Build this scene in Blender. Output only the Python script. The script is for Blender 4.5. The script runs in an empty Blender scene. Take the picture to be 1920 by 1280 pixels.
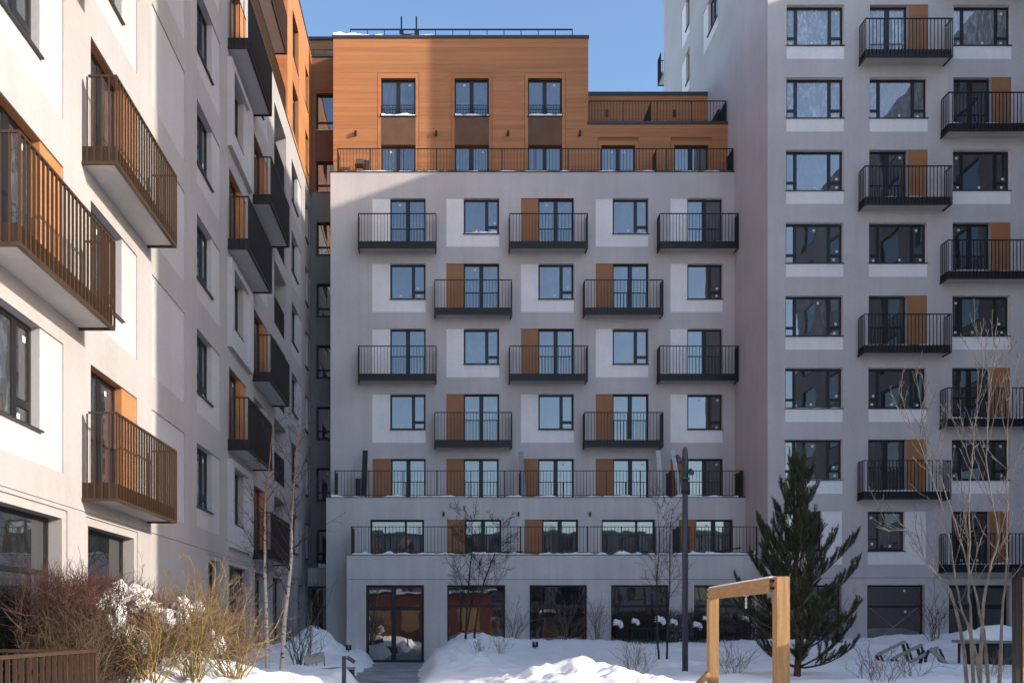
import bpy, math, random
from mathutils import Vector, Matrix, noise

# ------------------------------------------------------------------ camera, sky, sun, exposure
SC = bpy.context.scene
COL = SC.collection
F, VX, VY, EYE = 1660.0, 832.0, 1170.0, 1.66      # focal length / vanishing point in photo pixels, eye height in m
cam_d = bpy.data.cameras.new('camera')
cam = bpy.data.objects.new('camera', cam_d); COL.objects.link(cam)
cam.location = (0, 0, EYE); cam.rotation_euler = (math.pi / 2, 0, 0)
cam_d.sensor_width = 36.0; cam_d.lens = F / 1920 * 36.0
cam_d.shift_x = (960 - VX) / 1920; cam_d.shift_y = (VY - 640) / 1920
cam_d.clip_end = 1000
SC.camera = cam

SUN_PHI, SUN_EL = math.radians(20), math.radians(18)
sun_dir = Vector((math.cos(SUN_PHI) * math.cos(SUN_EL), -math.sin(SUN_PHI) * math.cos(SUN_EL), math.sin(SUN_EL)))
world = bpy.data.worlds.new('World'); SC.world = world; world.use_nodes = True
wn = world.node_tree
sky = wn.nodes.new('ShaderNodeTexSky'); sky.sky_type = 'NISHITA'; sky.sun_disc = False
sky.sun_elevation = SUN_EL; sky.sun_rotation = math.radians(110)
sky.air_density = 1.0; sky.dust_density = 1.4; sky.ozone_density = 2.4; sky.altitude = 100
wn.links.new(sky.outputs[0], wn.nodes['Background'].inputs[0])
wn.nodes['Background'].inputs[1].default_value = 0.15
sun_d = bpy.data.lights.new('sun', 'SUN'); sun_d.energy = 2.75; sun_d.angle = math.radians(0.53); sun_d.color = (1.0, 0.91, 0.79)
sun = bpy.data.objects.new('sun', sun_d); COL.objects.link(sun)
sun.rotation_euler = sun_dir.to_track_quat('Z', 'Y').to_euler(); sun.location = (40, -20, 40)
SC.view_settings.view_transform = 'Standard'; SC.view_settings.look = 'None'
SC.view_settings.exposure = 1.18; SC.view_settings.gamma = 1.0; SC.view_settings.use_curve_mapping = False
SC.cycles.use_denoising = True; SC.cycles.denoiser = 'OPENIMAGEDENOISE'
SC.cycles.max_bounces = 10; SC.cycles.diffuse_bounces = 8; SC.cycles.glossy_bounces = 3
SC.cycles.transmission_bounces = 2; SC.cycles.caustics_reflective = False; SC.cycles.caustics_refractive = False

def PX(px, Y): return (px - VX) / F * Y
def PZ(py, Y): return EYE + (VY - py) / F * Y
R = random.Random(11)

# ------------------------------------------------------------------ materials
def srgb(r, g, b):
    f = lambda c: (c / 255 / 12.92) if c < 10 else ((c / 255 + 0.055) / 1.055) ** 2.4
    return (f(r), f(g), f(b), 1)
def new_mat(name):
    m = bpy.data.materials.new(name); m.use_nodes = True
    return m, m.node_tree.nodes, m.node_tree.links, m.node_tree.nodes['Principled BSDF']
def mat(name, col, rough=0.8, var=0.12, scale=3.0, bump=0.0, bscale=60.0, metal=0.0, stretch=None, spec=0.3, col2=None, objvar=0.0, fine=0.0):
    """base colour broken up by noise of two sizes, optional bump, optional per-object brightness"""
    m, n, l, b = new_mat(name)
    tc = n.new('ShaderNodeTexCoord'); mp = n.new('ShaderNodeMapping'); l.new(tc.outputs['Object'], mp.inputs[0])
    if stretch: mp.inputs['Scale'].default_value = stretch
    nz = n.new('ShaderNodeTexNoise'); nz.inputs['Scale'].default_value = scale; nz.inputs['Detail'].default_value = 6
    nz.inputs['Roughness'].default_value = 0.62
    l.new(mp.outputs[0], nz.inputs['Vector'])
    rp = n.new('ShaderNodeValToRGB')
    c = Vector(col[:3]); d = Vector(col2[:3]) if col2 else c * (1 - var)
    e = c if col2 else c * (1 + var * 0.6)
    rp.color_ramp.elements[0].position = 0.3; rp.color_ramp.elements[1].position = 0.7
    rp.color_ramp.elements[0].color = (*d, 1); rp.color_ramp.elements[1].color = (*[min(x, 0.95) for x in e], 1)
    l.new(nz.outputs[0], rp.inputs[0])
    out = rp.outputs[0]
    if fine:
        n2 = n.new('ShaderNodeTexNoise'); n2.inputs['Scale'].default_value = bscale; n2.inputs['Detail'].default_value = 3
        l.new(tc.outputs['Object'], n2.inputs['Vector'])
        mr = n.new('ShaderNodeMapRange'); mr.inputs[3].default_value = 1 - fine; mr.inputs[4].default_value = 1 + fine
        l.new(n2.outputs[0], mr.inputs[0])
        hv = n.new('ShaderNodeHueSaturation'); l.new(mr.outputs[0], hv.inputs['Value']); l.new(out, hv.inputs['Color']); out = hv.outputs[0]
    if objvar:
        oi = n.new('ShaderNodeObjectInfo'); mr = n.new('ShaderNodeMapRange')
        mr.inputs[3].default_value = 1 - objvar; mr.inputs[4].default_value = 1 + objvar
        l.new(oi.outputs['Random'], mr.inputs[0])
        hv = n.new('ShaderNodeHueSaturation'); l.new(mr.outputs[0], hv.inputs['Value']); l.new(out, hv.inputs['Color']); out = hv.outputs[0]
    l.new(out, b.inputs['Base Color'])
    b.inputs['Roughness'].default_value = rough; b.inputs['Metallic'].default_value = metal
    b.inputs['Specular IOR Level'].default_value = spec
    if bump:
        n3 = n.new('ShaderNodeTexNoise'); n3.inputs['Scale'].default_value = bscale; n3.inputs['Detail'].default_value = 4
        l.new(mp.outputs[0], n3.inputs['Vector'])
        bp = n.new('ShaderNodeBump'); bp.inputs['Strength'].default_value = bump; bp.inputs['Distance'].default_value = 0.02
        l.new(n3.outputs[0], bp.inputs['Height']); l.new(bp.outputs[0], b.inputs['Normal'])
    return m
def plaster(name, col, streak=0.10):
    """rendered wall: broad trowel mottling, faint vertical rain streaks, fine grain relief"""
    m, n, l, b = new_mat(name)
    tc = n.new('ShaderNodeTexCoord')
    def nz(scale, sc=None, det=5):
        mp = n.new('ShaderNodeMapping'); l.new(tc.outputs['Object'], mp.inputs[0])
        if sc: mp.inputs['Scale'].default_value = sc
        t = n.new('ShaderNodeTexNoise'); t.inputs['Scale'].default_value = scale; t.inputs['Detail'].default_value = det
        l.new(mp.outputs[0], t.inputs['Vector']); return t.outputs[0]
    def rng(src, a, c, lo=0.3, hi=0.7):
        r = n.new('ShaderNodeMapRange'); l.new(src, r.inputs[0]); r.inputs[1].default_value = lo; r.inputs[2].default_value = hi
        r.inputs[3].default_value = a; r.inputs[4].default_value = c; return r.outputs[0]
    def mul(a, c):
        t = n.new('ShaderNodeMath'); t.operation = 'MULTIPLY'; l.new(a, t.inputs[0]); l.new(c, t.inputs[1]); return t.outputs[0]
    v = mul(rng(nz(0.45), 0.90, 1.06), rng(nz(1.6, (2.2, 2.2, 0.12)), 1 - streak, 1.03))
    v = mul(v, rng(nz(9, None, 6), 0.965, 1.03))
    hv = n.new('ShaderNodeHueSaturation'); hv.inputs['Color'].default_value = col; l.new(v, hv.inputs['Value'])
    l.new(hv.outputs[0], b.inputs['Base Color']); b.inputs['Roughness'].default_value = 0.9; b.inputs['Specular IOR Level'].default_value = 0.15
    bp = n.new('ShaderNodeBump'); bp.inputs['Strength'].default_value = 0.25; bp.inputs['Distance'].default_value = 0.006
    l.new(nz(140, None, 3), bp.inputs['Height']); l.new(bp.outputs[0], b.inputs['Normal'])
    return m
def glass(name, tint, dust, refl):
    """coated double glazing over a dim room: mirror layer, dusty film with wipe marks, slightly wavy panes"""
    m, n, l, b = new_mat(name); n.remove(b)
    out = n['Material Output']
    tc = n.new('ShaderNodeTexCoord'); oi = n.new('ShaderNodeObjectInfo')
    add = n.new('ShaderNodeVectorMath'); add.operation = 'ADD'; l.new(tc.outputs['Object'], add.inputs[0])
    sc = n.new('ShaderNodeVectorMath'); sc.operation = 'SCALE'; sc.inputs['Scale'].default_value = 37.0
    cb = n.new('ShaderNodeCombineXYZ'); [l.new(oi.outputs['Random'], cb.inputs[i]) for i in (0, 1, 2)]
    l.new(cb.outputs[0], sc.inputs[0]); l.new(sc.outputs[0], add.inputs[1])
    wav = n.new('ShaderNodeTexNoise'); wav.inputs['Scale'].default_value = 0.9; wav.inputs['Detail'].default_value = 1.5; l.new(add.outputs[0], wav.inputs['Vector'])
    bp = n.new('ShaderNodeBump'); bp.inputs['Strength'].default_value = 1.0; bp.inputs['Distance'].default_value = 0.0045; l.new(wav.outputs[0], bp.inputs['Height'])
    mp = n.new('ShaderNodeMapping'); mp.inputs['Scale'].default_value = (3.2, 3.2, 1.1); l.new(add.outputs[0], mp.inputs[0])
    st = n.new('ShaderNodeTexNoise'); st.inputs['Scale'].default_value = 1.6; st.inputs['Detail'].default_value = 9; st.inputs['Roughness'].default_value = 0.72
    st.inputs['Distortion'].default_value = 1.4; l.new(mp.outputs[0], st.inputs['Vector'])
    rp = n.new('ShaderNodeMapRange'); rp.inputs[1].default_value = 0.47; rp.inputs[2].default_value = 0.72; rp.inputs[3].default_value = 0.12; rp.inputs[4].default_value = 1.0
    l.new(st.outputs[0], rp.inputs[0])
    rv = n.new('ShaderNodeMapRange'); rv.inputs[3].default_value = 0.25 * dust; rv.inputs[4].default_value = dust; l.new(oi.outputs['Random'], rv.inputs[0])
    dm = n.new('ShaderNodeMath'); dm.operation = 'MULTIPLY'; l.new(rp.outputs[0], dm.inputs[0]); l.new(rv.outputs[0], dm.inputs[1])
    room = n.new('ShaderNodeBsdfDiffuse'); room.inputs['Color'].default_value = tint
    film = n.new('ShaderNodeBsdfDiffuse'); film.inputs['Color'].default_value = (0.62, 0.64, 0.68, 1)
    m1 = n.new('ShaderNodeMixShader'); l.new(dm.outputs[0], m1.inputs[0]); l.new(room.outputs[0], m1.inputs[1]); l.new(film.outputs[0], m1.inputs[2])
    gl = n.new('ShaderNodeBsdfGlossy'); gl.inputs['Roughness'].default_value = 0.015; gl.inputs['Color'].default_value = (0.93, 0.94, 0.96, 1); l.new(bp.outputs[0], gl.inputs['Normal'])
    lw = n.new('ShaderNodeFresnel'); lw.inputs['IOR'].default_value = 1.5
    fr = n.new('ShaderNodeMapRange'); fr.inputs[1].default_value = 0.04; fr.inputs[2].default_value = 1.0; fr.inputs[3].default_value = refl; fr.inputs[4].default_value = 1.0; l.new(lw.outputs[0], fr.inputs[0])
    m2 = n.new('ShaderNodeMixShader'); l.new(fr.outputs[0], m2.inputs[0]); l.new(m1.outputs[0], m2.inputs[1]); l.new(gl.outputs[0], m2.inputs[2])
    l.new(m2.outputs[0], out.inputs['Surface'])
    return m
def snow_mat(name, s=1.0, dirt=0.0):
    m, n, l, b = new_mat(name)
    tc = n.new('ShaderNodeTexCoord')
    n1 = n.new('ShaderNodeTexNoise'); n1.inputs['Scale'].default_value = 1.3 * s; n1.inputs['Detail'].default_value = 8; n1.inputs['Roughness'].default_value = 0.65
    l.new(tc.outputs['Object'], n1.inputs['Vector'])
    rp = n.new('ShaderNodeValToRGB'); rp.color_ramp.elements[0].position = 0.28; rp.color_ramp.elements[1].position = 0.62
    rp.color_ramp.elements[0].color = (0.91 - dirt, 0.905 - dirt * 1.05, 0.90 - dirt * 1.15, 1); rp.color_ramp.elements[1].color = (0.96, 0.955, 0.95, 1)
    l.new(n1.outputs[0], rp.inputs[0]); l.new(rp.outputs[0], b.inputs['Base Color'])
    b.inputs['Roughness'].default_value = 0.75; b.inputs['Specular IOR Level'].default_value = 0.2
    n2 = n.new('ShaderNodeTexNoise'); n2.inputs['Scale'].default_value = 5 * s; n2.inputs['Detail'].default_value = 8; n2.inputs['Roughness'].default_value = 0.6
    l.new(tc.outputs['Object'], n2.inputs['Vector'])
    bp = n.new('ShaderNodeBump'); bp.inputs['Strength'].default_value = 0.22; bp.inputs['Distance'].default_value = 0.05
    l.new(n2.outputs[0], bp.inputs['Height']); l.new(bp.outputs[0], b.inputs['Normal'])
    return m

M = dict(
    grey=plaster('grey_render', (0.595, 0.54, 0.52, 1), .05), lgrey=plaster('dimmed_grey_render', (0.39, 0.36, 0.35, 1), .04), lwhite=plaster('dimmed_white_render', (0.475, 0.445, 0.445, 1), .03),  # left wing copies of grey and white, dimmed to offset its stronger light
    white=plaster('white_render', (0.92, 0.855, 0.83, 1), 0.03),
    concrete=plaster('podium_render', (0.65, 0.595, 0.565, 1), 0.10),
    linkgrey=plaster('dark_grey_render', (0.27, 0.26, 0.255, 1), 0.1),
    soffit=plaster('soffit_render', (0.5, 0.48, 0.46, 1), 0.03),
    orange=mat('ochre_cladding', (0.47, 0.20, 0.082), 0.65, 0.16, 1.2, 0.25, 26, stretch=(0.25, 0.25, 6), objvar=0.09),
    orangep=mat('ochre_panel', (0.37, 0.165, 0.075), 0.6, 0.1, 2.0),
    brown=mat('brown_panel', (0.16, 0.085, 0.052), 0.7, 0.2, 1.5),
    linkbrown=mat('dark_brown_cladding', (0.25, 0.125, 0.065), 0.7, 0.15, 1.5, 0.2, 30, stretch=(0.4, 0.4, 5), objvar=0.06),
    backing=mat('cladding_backing', (0.30, 0.13, 0.05), 0.9), fence=mat('fence_bronze', (0.055, 0.031, 0.019), 0.5, 0.2, 4),
    metal=mat('shade_toned_bronze', (0.020, 0.016, 0.015), 0.5, 0.15, 4, metal=0.15, spec=0.5),  # balcony bronze with the shade of the court darkened into its colour
    bronze=mat('sun_toned_bronze', (0.066, 0.037, 0.020), 0.42, 0.15, 4, metal=0.25, spec=0.5),  # same balcony bronze, lighter copy for the sunlit near balconies
    frame=mat('window_frame_metal', (0.012, 0.011, 0.013), 0.45, 0.15, 4, spec=0.5),
    sill=mat('sill_metal', (0.03, 0.028, 0.03), 0.4, 0.15, 5, spec=0.5),
    coping=mat('coping_metal', (0.045, 0.042, 0.045), 0.45, 0.2, 3, spec=0.5),
    sticker=mat('sticker_paper', (0.72, 0.74, 0.75), 0.7, 0.05),
    glass=glass('window_glass', (0.020, 0.022, 0.027, 1), 0.26, 0.24), glassc=glass('clear_glass', (0.016, 0.016, 0.018, 1), 0.16, 0.20), glassf=glass('filmed_glass', (0.10, 0.105, 0.115, 1), 1.1, 0.20),
    glassd=glass('shop_glass', (0.014, 0.014, 0.015, 1), 0.06, 0.28),
    snow=snow_mat('snow'), snowfine=snow_mat('snow_clump', 1.3),
    paving=mat('paving', (0.16, 0.155, 0.155), 0.8, 0.3, 1.2, 0.3, 40, col2=(0.5, 0.51, 0.54)),
    black=mat('black_metal', (0.012, 0.012, 0.014), 0.4, 0.2, 4, spec=0.5),
    lampgrey=mat('graphite_pole', (0.050, 0.055, 0.066), 0.42, 0.15, 5, spec=0.5),
    timber=mat('pine_timber', (0.46, 0.255, 0.105), 0.7, 0.3, 3.0, 0.35, 30, stretch=(9, 9, 0.6), fine=0.12),
    timberh=mat('pine_timber_beam', (0.46, 0.255, 0.105), 0.7, 0.3, 3.0, 0.35, 30, stretch=(9, 0.6, 9), fine=0.12),
    greywood=mat('weathered_wood', (0.38, 0.355, 0.34), 0.85, 0.3, 6, 0.3, 40, stretch=(1, 8, 8)),
    palewood=mat('pale_board', (0.55, 0.56, 0.58), 0.7, 0.2, 5),
    redwood=mat('terracotta_boards', (0.20, 0.062, 0.04), 0.7, 0.2, 3),
    bark=mat('dark_bark', (0.060, 0.045, 0.038), 0.9, 0.35, 8),
    barkgrey=mat('grey_bark', (0.155, 0.130, 0.110), 0.8, 0.3, 6, 0.3, 60),
    barkpale=mat('pale_bark', (0.185, 0.165, 0.145), 0.75, 0.5, 9, 0.3, 60),
    pinebark=mat('pine_bark', (0.10, 0.065, 0.045), 0.9, 0.4, 12, 0.5, 40),
    hedge=mat('hedge_twig', (0.105, 0.068, 0.045), 0.85, 0.45, 2.2),
    hedgetop=mat('hedge_tip', (0.085, 0.040, 0.032), 0.85, 0.4, 3),
    ystem=mat('yellow_stem', (0.34, 0.26, 0.06), 0.75, 0.2, 5.0, col2=(0.15, 0.10, 0.055)),
    ytwig=mat('tan_twig', (0.24, 0.15, 0.08), 0.8, 0.35, 4),
    straw=mat('dry_grass', (0.25, 0.19, 0.12), 0.9, 0.3, 4),
    needle=mat('pine_needle', (0.075, 0.098, 0.050), 0.6, 0.5, 2.4, spec=0.3),
    birdark=mat('birch_twig', (0.085, 0.045, 0.032), 0.85, 0.3, 5),
)
def birch_mat():
    m, n, l, b = new_mat('birch_bark')
    tc = n.new('ShaderNodeTexCoord'); mp = n.new('ShaderNodeMapping'); mp.inputs['Scale'].default_value = (4, 4, 9); l.new(tc.outputs['Object'], mp.inputs[0])
    nz = n.new('ShaderNodeTexNoise'); nz.inputs['Scale'].default_value = 2.2; nz.inputs['Detail'].default_value = 6; l.new(mp.outputs[0], nz.inputs['Vector'])
    rp = n.new('ShaderNodeValToRGB'); rp.color_ramp.elements[0].position = 0.36; rp.color_ramp.elements[1].position = 0.44
    rp.color_ramp.elements[0].color = (0.05, 0.04, 0.035, 1); rp.color_ramp.elements[1].color = (0.62, 0.55, 0.48, 1)
    l.new(nz.outputs[0], rp.inputs[0])
    sx = n.new('ShaderNodeSeparateXYZ'); l.new(tc.outputs['Object'], sx.inputs[0])
    mr = n.new('ShaderNodeMapRange'); mr.inputs[1].default_value = 3.6; mr.inputs[2].default_value = 5.2; l.new(sx.outputs[2], mr.inputs[0])
    mx = n.new('ShaderNodeMix'); mx.data_type = 'RGBA'; l.new(mr.outputs[0], mx.inputs[0]); l.new(rp.outputs[0], mx.inputs[6]); mx.inputs[7].default_value = (0.33, 0.16, 0.08, 1)
    l.new(mx.outputs[2], b.inputs['Base Color']); b.inputs['Roughness'].default_value = 0.8
    return m
M['birch'] = birch_mat()

# ------------------------------------------------------------------ builders
class MB:
    def __init__(self): self.v = []; self.f = []; self.m = []
    def quad(self, a, b, c, d, mi=0):
        k = len(self.v); self.v += [a, b, c, d]; self.f.append((k, k + 1, k + 2, k + 3)); self.m.append(mi)
    def box(self, x0, x1, y0, y1, z0, z1, mi=0):
        k = len(self.v)
        self.v += [(x0, y0, z0), (x1, y0, z0), (x1, y1, z0), (x0, y1, z0), (x0, y0, z1), (x1, y0, z1), (x1, y1, z1), (x0, y1, z1)]
        for f in ((0, 3, 2, 1), (4, 5, 6, 7), (0, 1, 5, 4), (1, 2, 6, 5), (2, 3, 7, 6), (3, 0, 4, 7)):
            self.f.append(tuple(k + i for i in f)); self.m.append(mi)
        return self
    def pbox(self, P, u0, u1, v0, v1, d0, d1, mi=0):
        a = P(u0, v0, d0); b = P(u1, v1, d1)
        self.box(min(a[0], b[0]), max(a[0], b[0]), min(a[1], b[1]), max(a[1], b[1]), min(a[2], b[2]), max(a[2], b[2]), mi); return self
    def bar(self, p, q, w, h=None, mi=0):
        """box beam from p to q"""
        p = Vector(p); q = Vector(q); h = h or w
        d = (q - p).normalized(); up = Vector((0, 0, 1)) if abs(d.z) < 0.95 else Vector((0, 1, 0))
        s = d.cross(up).normalized() * w / 2; t = s.cross(d).normalized() * h / 2
        k = len(self.v)
        for c in (p, q): self.v += [tuple(c - s - t), tuple(c + s - t), tuple(c + s + t), tuple(c - s + t)]
        for f in ((0, 3, 2, 1), (4, 5, 6, 7), (0, 1, 5, 4), (1, 2, 6, 5), (2, 3, 7, 6), (3, 0, 4, 7)):
            self.f.append(tuple(k + i for i in f)); self.m.append(mi)
        return self
    def tube(self, pts, rad, n=5, mi=0, cap=True):
        k0 = len(self.v); m = len(pts)
        pts = [Vector(p) for p in pts]
        ref = None
        for i, p in enumerate(pts):
            d = (pts[min(i + 1, m - 1)] - pts[max(i - 1, 0)])
            d = d.normalized() if d.length > 1e-9 else Vector((0, 0, 1))
            if ref is None: ref = d.orthogonal().normalized()
            a = (ref - d * ref.dot(d)); a = a.normalized() if a.length > 1e-6 else d.orthogonal().normalized()
            ref = a; b = d.cross(a)
            for j in range(n):
                t = 2 * math.pi * j / n
                self.v.append(tuple(p + (a * math.cos(t) + b * math.sin(t)) * rad[i]))
        for i in range(m - 1):
            for j in range(n):
                j2 = (j + 1) % n
                self.f.append((k0 + i * n + j, k0 + i * n + j2, k0 + (i + 1) * n + j2, k0 + (i + 1) * n + j)); self.m.append(mi)
        if cap and n > 3:
            self.f.append(tuple(k0 + (m - 1) * n + j for j in range(n))); self.m.append(mi)
            self.f.append(tuple(k0 + j for j in reversed(range(n)))); self.m.append(mi)
        return self
    def blob(self, c, r, seed=0, n=12, rough=0.35, flat=0.0, fr=1.6):
        """lumpy snow clump"""
        k = len(self.v); c = Vector(c); rr = Vector(r); m = n * 2
        for i in range(n + 1):
            th = math.pi * i / n
            for j in range(m):
                ph = 2 * math.pi * j / m
                d = Vector((math.sin(th) * math.cos(ph), math.sin(th) * math.sin(ph), math.cos(th)))
                q = 1 + rough * (noise.fractal(d * fr + Vector((seed * 7.3, seed * 1.7, 0)), 1.0, 2.0, 4))
                p = Vector((d.x * rr.x, d.y * rr.y, d.z * rr.z)) * q
                if p.z < -flat * rr.z and flat: p.z = -flat * rr.z
                self.v.append(tuple(c + p))
        for i in range(n):
            for j in range(m):
                j2 = (j + 1) % m
                self.f.append((k + i * m + j, k + (i + 1) * m + j, k + (i + 1) * m + j2, k + i * m + j2)); self.m.append(0)
        return self
    def build(self, name, mats, parent=None, smooth=False):
        if not isinstance(mats, (list, tuple)): mats = [mats]
        me = bpy.data.meshes.new(name); me.from_pydata(self.v, [], self.f)
        for x in mats: me.materials.append(M[x] if isinstance(x, str) else x)
        if len(mats) > 1: me.polygons.foreach_set('material_index', self.m)
        if smooth: me.polygons.foreach_set('use_smooth', [True] * len(self.f))
        me.update()
        return link(name, me, parent)
def link(name, me, parent=None, loc=None):
    o = bpy.data.objects.new(name, me); COL.objects.link(o)
    if loc: o.location = loc
    if parent:
        o.parent = parent
        if parent.type == 'EMPTY': o.matrix_parent_inverse = Matrix.Translation(-parent.location)
    return o
def tag(o, label, cat, group=None):
    o['label'] = label; o['category'] = cat
    if group: o['group'] = group
    return o
def thing(name, label, cat, loc, group=None):
    o = bpy.data.objects.new(name, None); COL.objects.link(o); o.location = loc; o.empty_display_size = 0.3
    return tag(o, label, cat, group)

def front(Y): return lambda u, v, d: (u, Y + d, v)              # faces the camera, u = x
def east(X): return lambda u, v, d: (X - d, u, v)               # faces +x, u = y
def west(X): return lambda u, v, d: (X + d, u, v)               # faces -x, u = y
def north(Y): return lambda u, v, d: (u, Y - d, v)              # faces +y

class Wall:
    """a wall sheet with true openings; .build makes it one mesh"""
    def __init__(self, P, u0, u1, v0, v1): self.P = P; self.r = (u0, u1, v0, v1); self.h = []
    def hole(self, u0, u1, v0, v1, d): self.h.append((u0, u1, v0, v1, d))
    def build(self, name, mt, parent, extra=None):
        P = self.P; u0, u1, v0, v1 = self.r; mb = extra or MB()
        us = sorted({u0, u1, *[min(max(x, u0), u1) for h in self.h for x in h[:2]]})
        vs = sorted({v0, v1, *[min(max(x, v0), v1) for h in self.h for x in h[2:4]]})
        for i in range(len(us) - 1):
            uc = (us[i] + us[i + 1]) / 2
            if us[i + 1] - us[i] < 1e-6: continue
            hs = [h for h in self.h if h[0] < uc < h[1]]
            start = None
            for j in range(len(vs) - 1):
                vc = (vs[j] + vs[j + 1]) / 2
                blocked = any(h[2] < vc < h[3] for h in hs)
                if not blocked and start is None: start = vs[j]
                if blocked and start is not None:
                    mb.quad(P(us[i], start, 0), P(us[i + 1], start, 0), P(us[i + 1], vs[j], 0), P(us[i], vs[j], 0)); start = None
            if start is not None: mb.quad(P(us[i], start, 0), P(us[i + 1], start, 0), P(us[i + 1], v1, 0), P(us[i], v1, 0))
        for a, b, c, e, d in self.h: reveal(mb, P, a, b, c, e, 0, d)
        return mb.build(name, mt, parent)
def reveal(mb, P, a, b, c, e, d0, d1, mi=0):
    mb.quad(P(a, c, d0), P(a, e, d0), P(a, e, d1), P(a, c, d1), mi); mb.quad(P(b, c, d0), P(b, e, d0), P(b, e, d1), P(b, c, d1), mi)
    mb.quad(P(a, e, d0), P(b, e, d0), P(b, e, d1), P(a, e, d1), mi); mb.quad(P(a, c, d0), P(b, c, d0), P(b, c, d1), P(a, c, d1), mi)

# window layouts: vertical bars (fraction), and per column a transom height fraction or None
LAY = dict(
    cw=([0.655], [None, 0.22]), cwm=([0.345], [0.22, None]), door=([0.5], [None, None]), tw=([0.185, 0.775], [0.23, None, 0.23]),
    wide=([0.66], [None, None]), one=([], [None]), shop=([], [0.70]), link=([], [0.26]), entry=([0.475], [0.70, 0.70]), sw=([0.31], [0.3, None]))
def window(P, a, b, c, e, kind, parent, gl='glass', d=0.17, fw=0.085, mw=0.10, sill=True, stickers=True, name='window', bar=False):
    mb = MB(); vb, tr = LAY[kind]
    if kind == 'door': mw = .19; fw = .07
    if kind == 'entry': fw = .12; mw = .2
    if kind == 'cw' and mw == .10: mw = .15
    xs = [a] + [a + (b - a) * t for t in vb] + [b]
    mb.pbox(P, a - .01, b + .01, e - fw, e + .01, d, d + .09); mb.pbox(P, a - .01, b + .01, c - .01, c + fw, d, d + .09)
    mb.pbox(P, a - .01, a + fw, c + fw, e - fw, d, d + .09); mb.pbox(P, b - fw, b + .01, c + fw, e - fw, d, d + .09)
    panes = []
    for i in range(len(xs) - 1):
        x0 = xs[i] + (fw if i == 0 else mw / 2); x1 = xs[i + 1] - (fw if i == len(xs) - 2 else mw / 2)
        if i > 0: mb.pbox(P, xs[i] - mw / 2, xs[i] + mw / 2, c + fw, e - fw, d - .004, d + .088)
        if tr[i] is None: panes.append((x0, x1, c + fw, e - fw))
        else:
            zt = c + (e - c) * tr[i]; mb.pbox(P, x0, x1, zt - mw * .42, zt + mw * .42, d, d + .086)
            panes += [(x0, x1, c + fw, zt - mw * .42), (x0, x1, zt + mw * .42, e - fw)]
    w = mb.build(name, 'frame', parent)
    for (x0, x1, z0, z1) in panes:
        MB().pbox(P, x0, x1, z0, z1, d + .03, d + .05).build('pane', gl, w)
        if stickers and R.random() < 0.72:
            sx = x0 + (x1 - x0) * R.uniform(.3, .8); sz = R.choice([z0 + .12, z1 - .16]); q = 0.048
            MB().pbox(P, sx - q, sx + q, sz - q, sz + q, d + .026, d + .029).build('sticker', 'sticker', w)
    if sill: MB().pbox(P, a - .03, b + .03, c - .035, c - .005, -.035, d).build('sill', 'sill', w)
    return w
def cell(wall, parent, O, W, kind, pm=None, pd=.03, **kw):
    """an opening O in the wall; where a panel goes with it, the panel fills O round the window W"""
    P = wall.P
    if pm is None:
        wall.hole(*W, .26); return window(P, *W, kind, parent, **kw)
    wall.hole(*O, pd)
    pw = Wall(lambda u, v, d: P(u, v, d + pd), *O)
    if W: pw.hole(*W, .26 - pd)
    pw.build('panel', pm, parent)
    if W: return window(P, *W, kind, parent, **kw)

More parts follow.
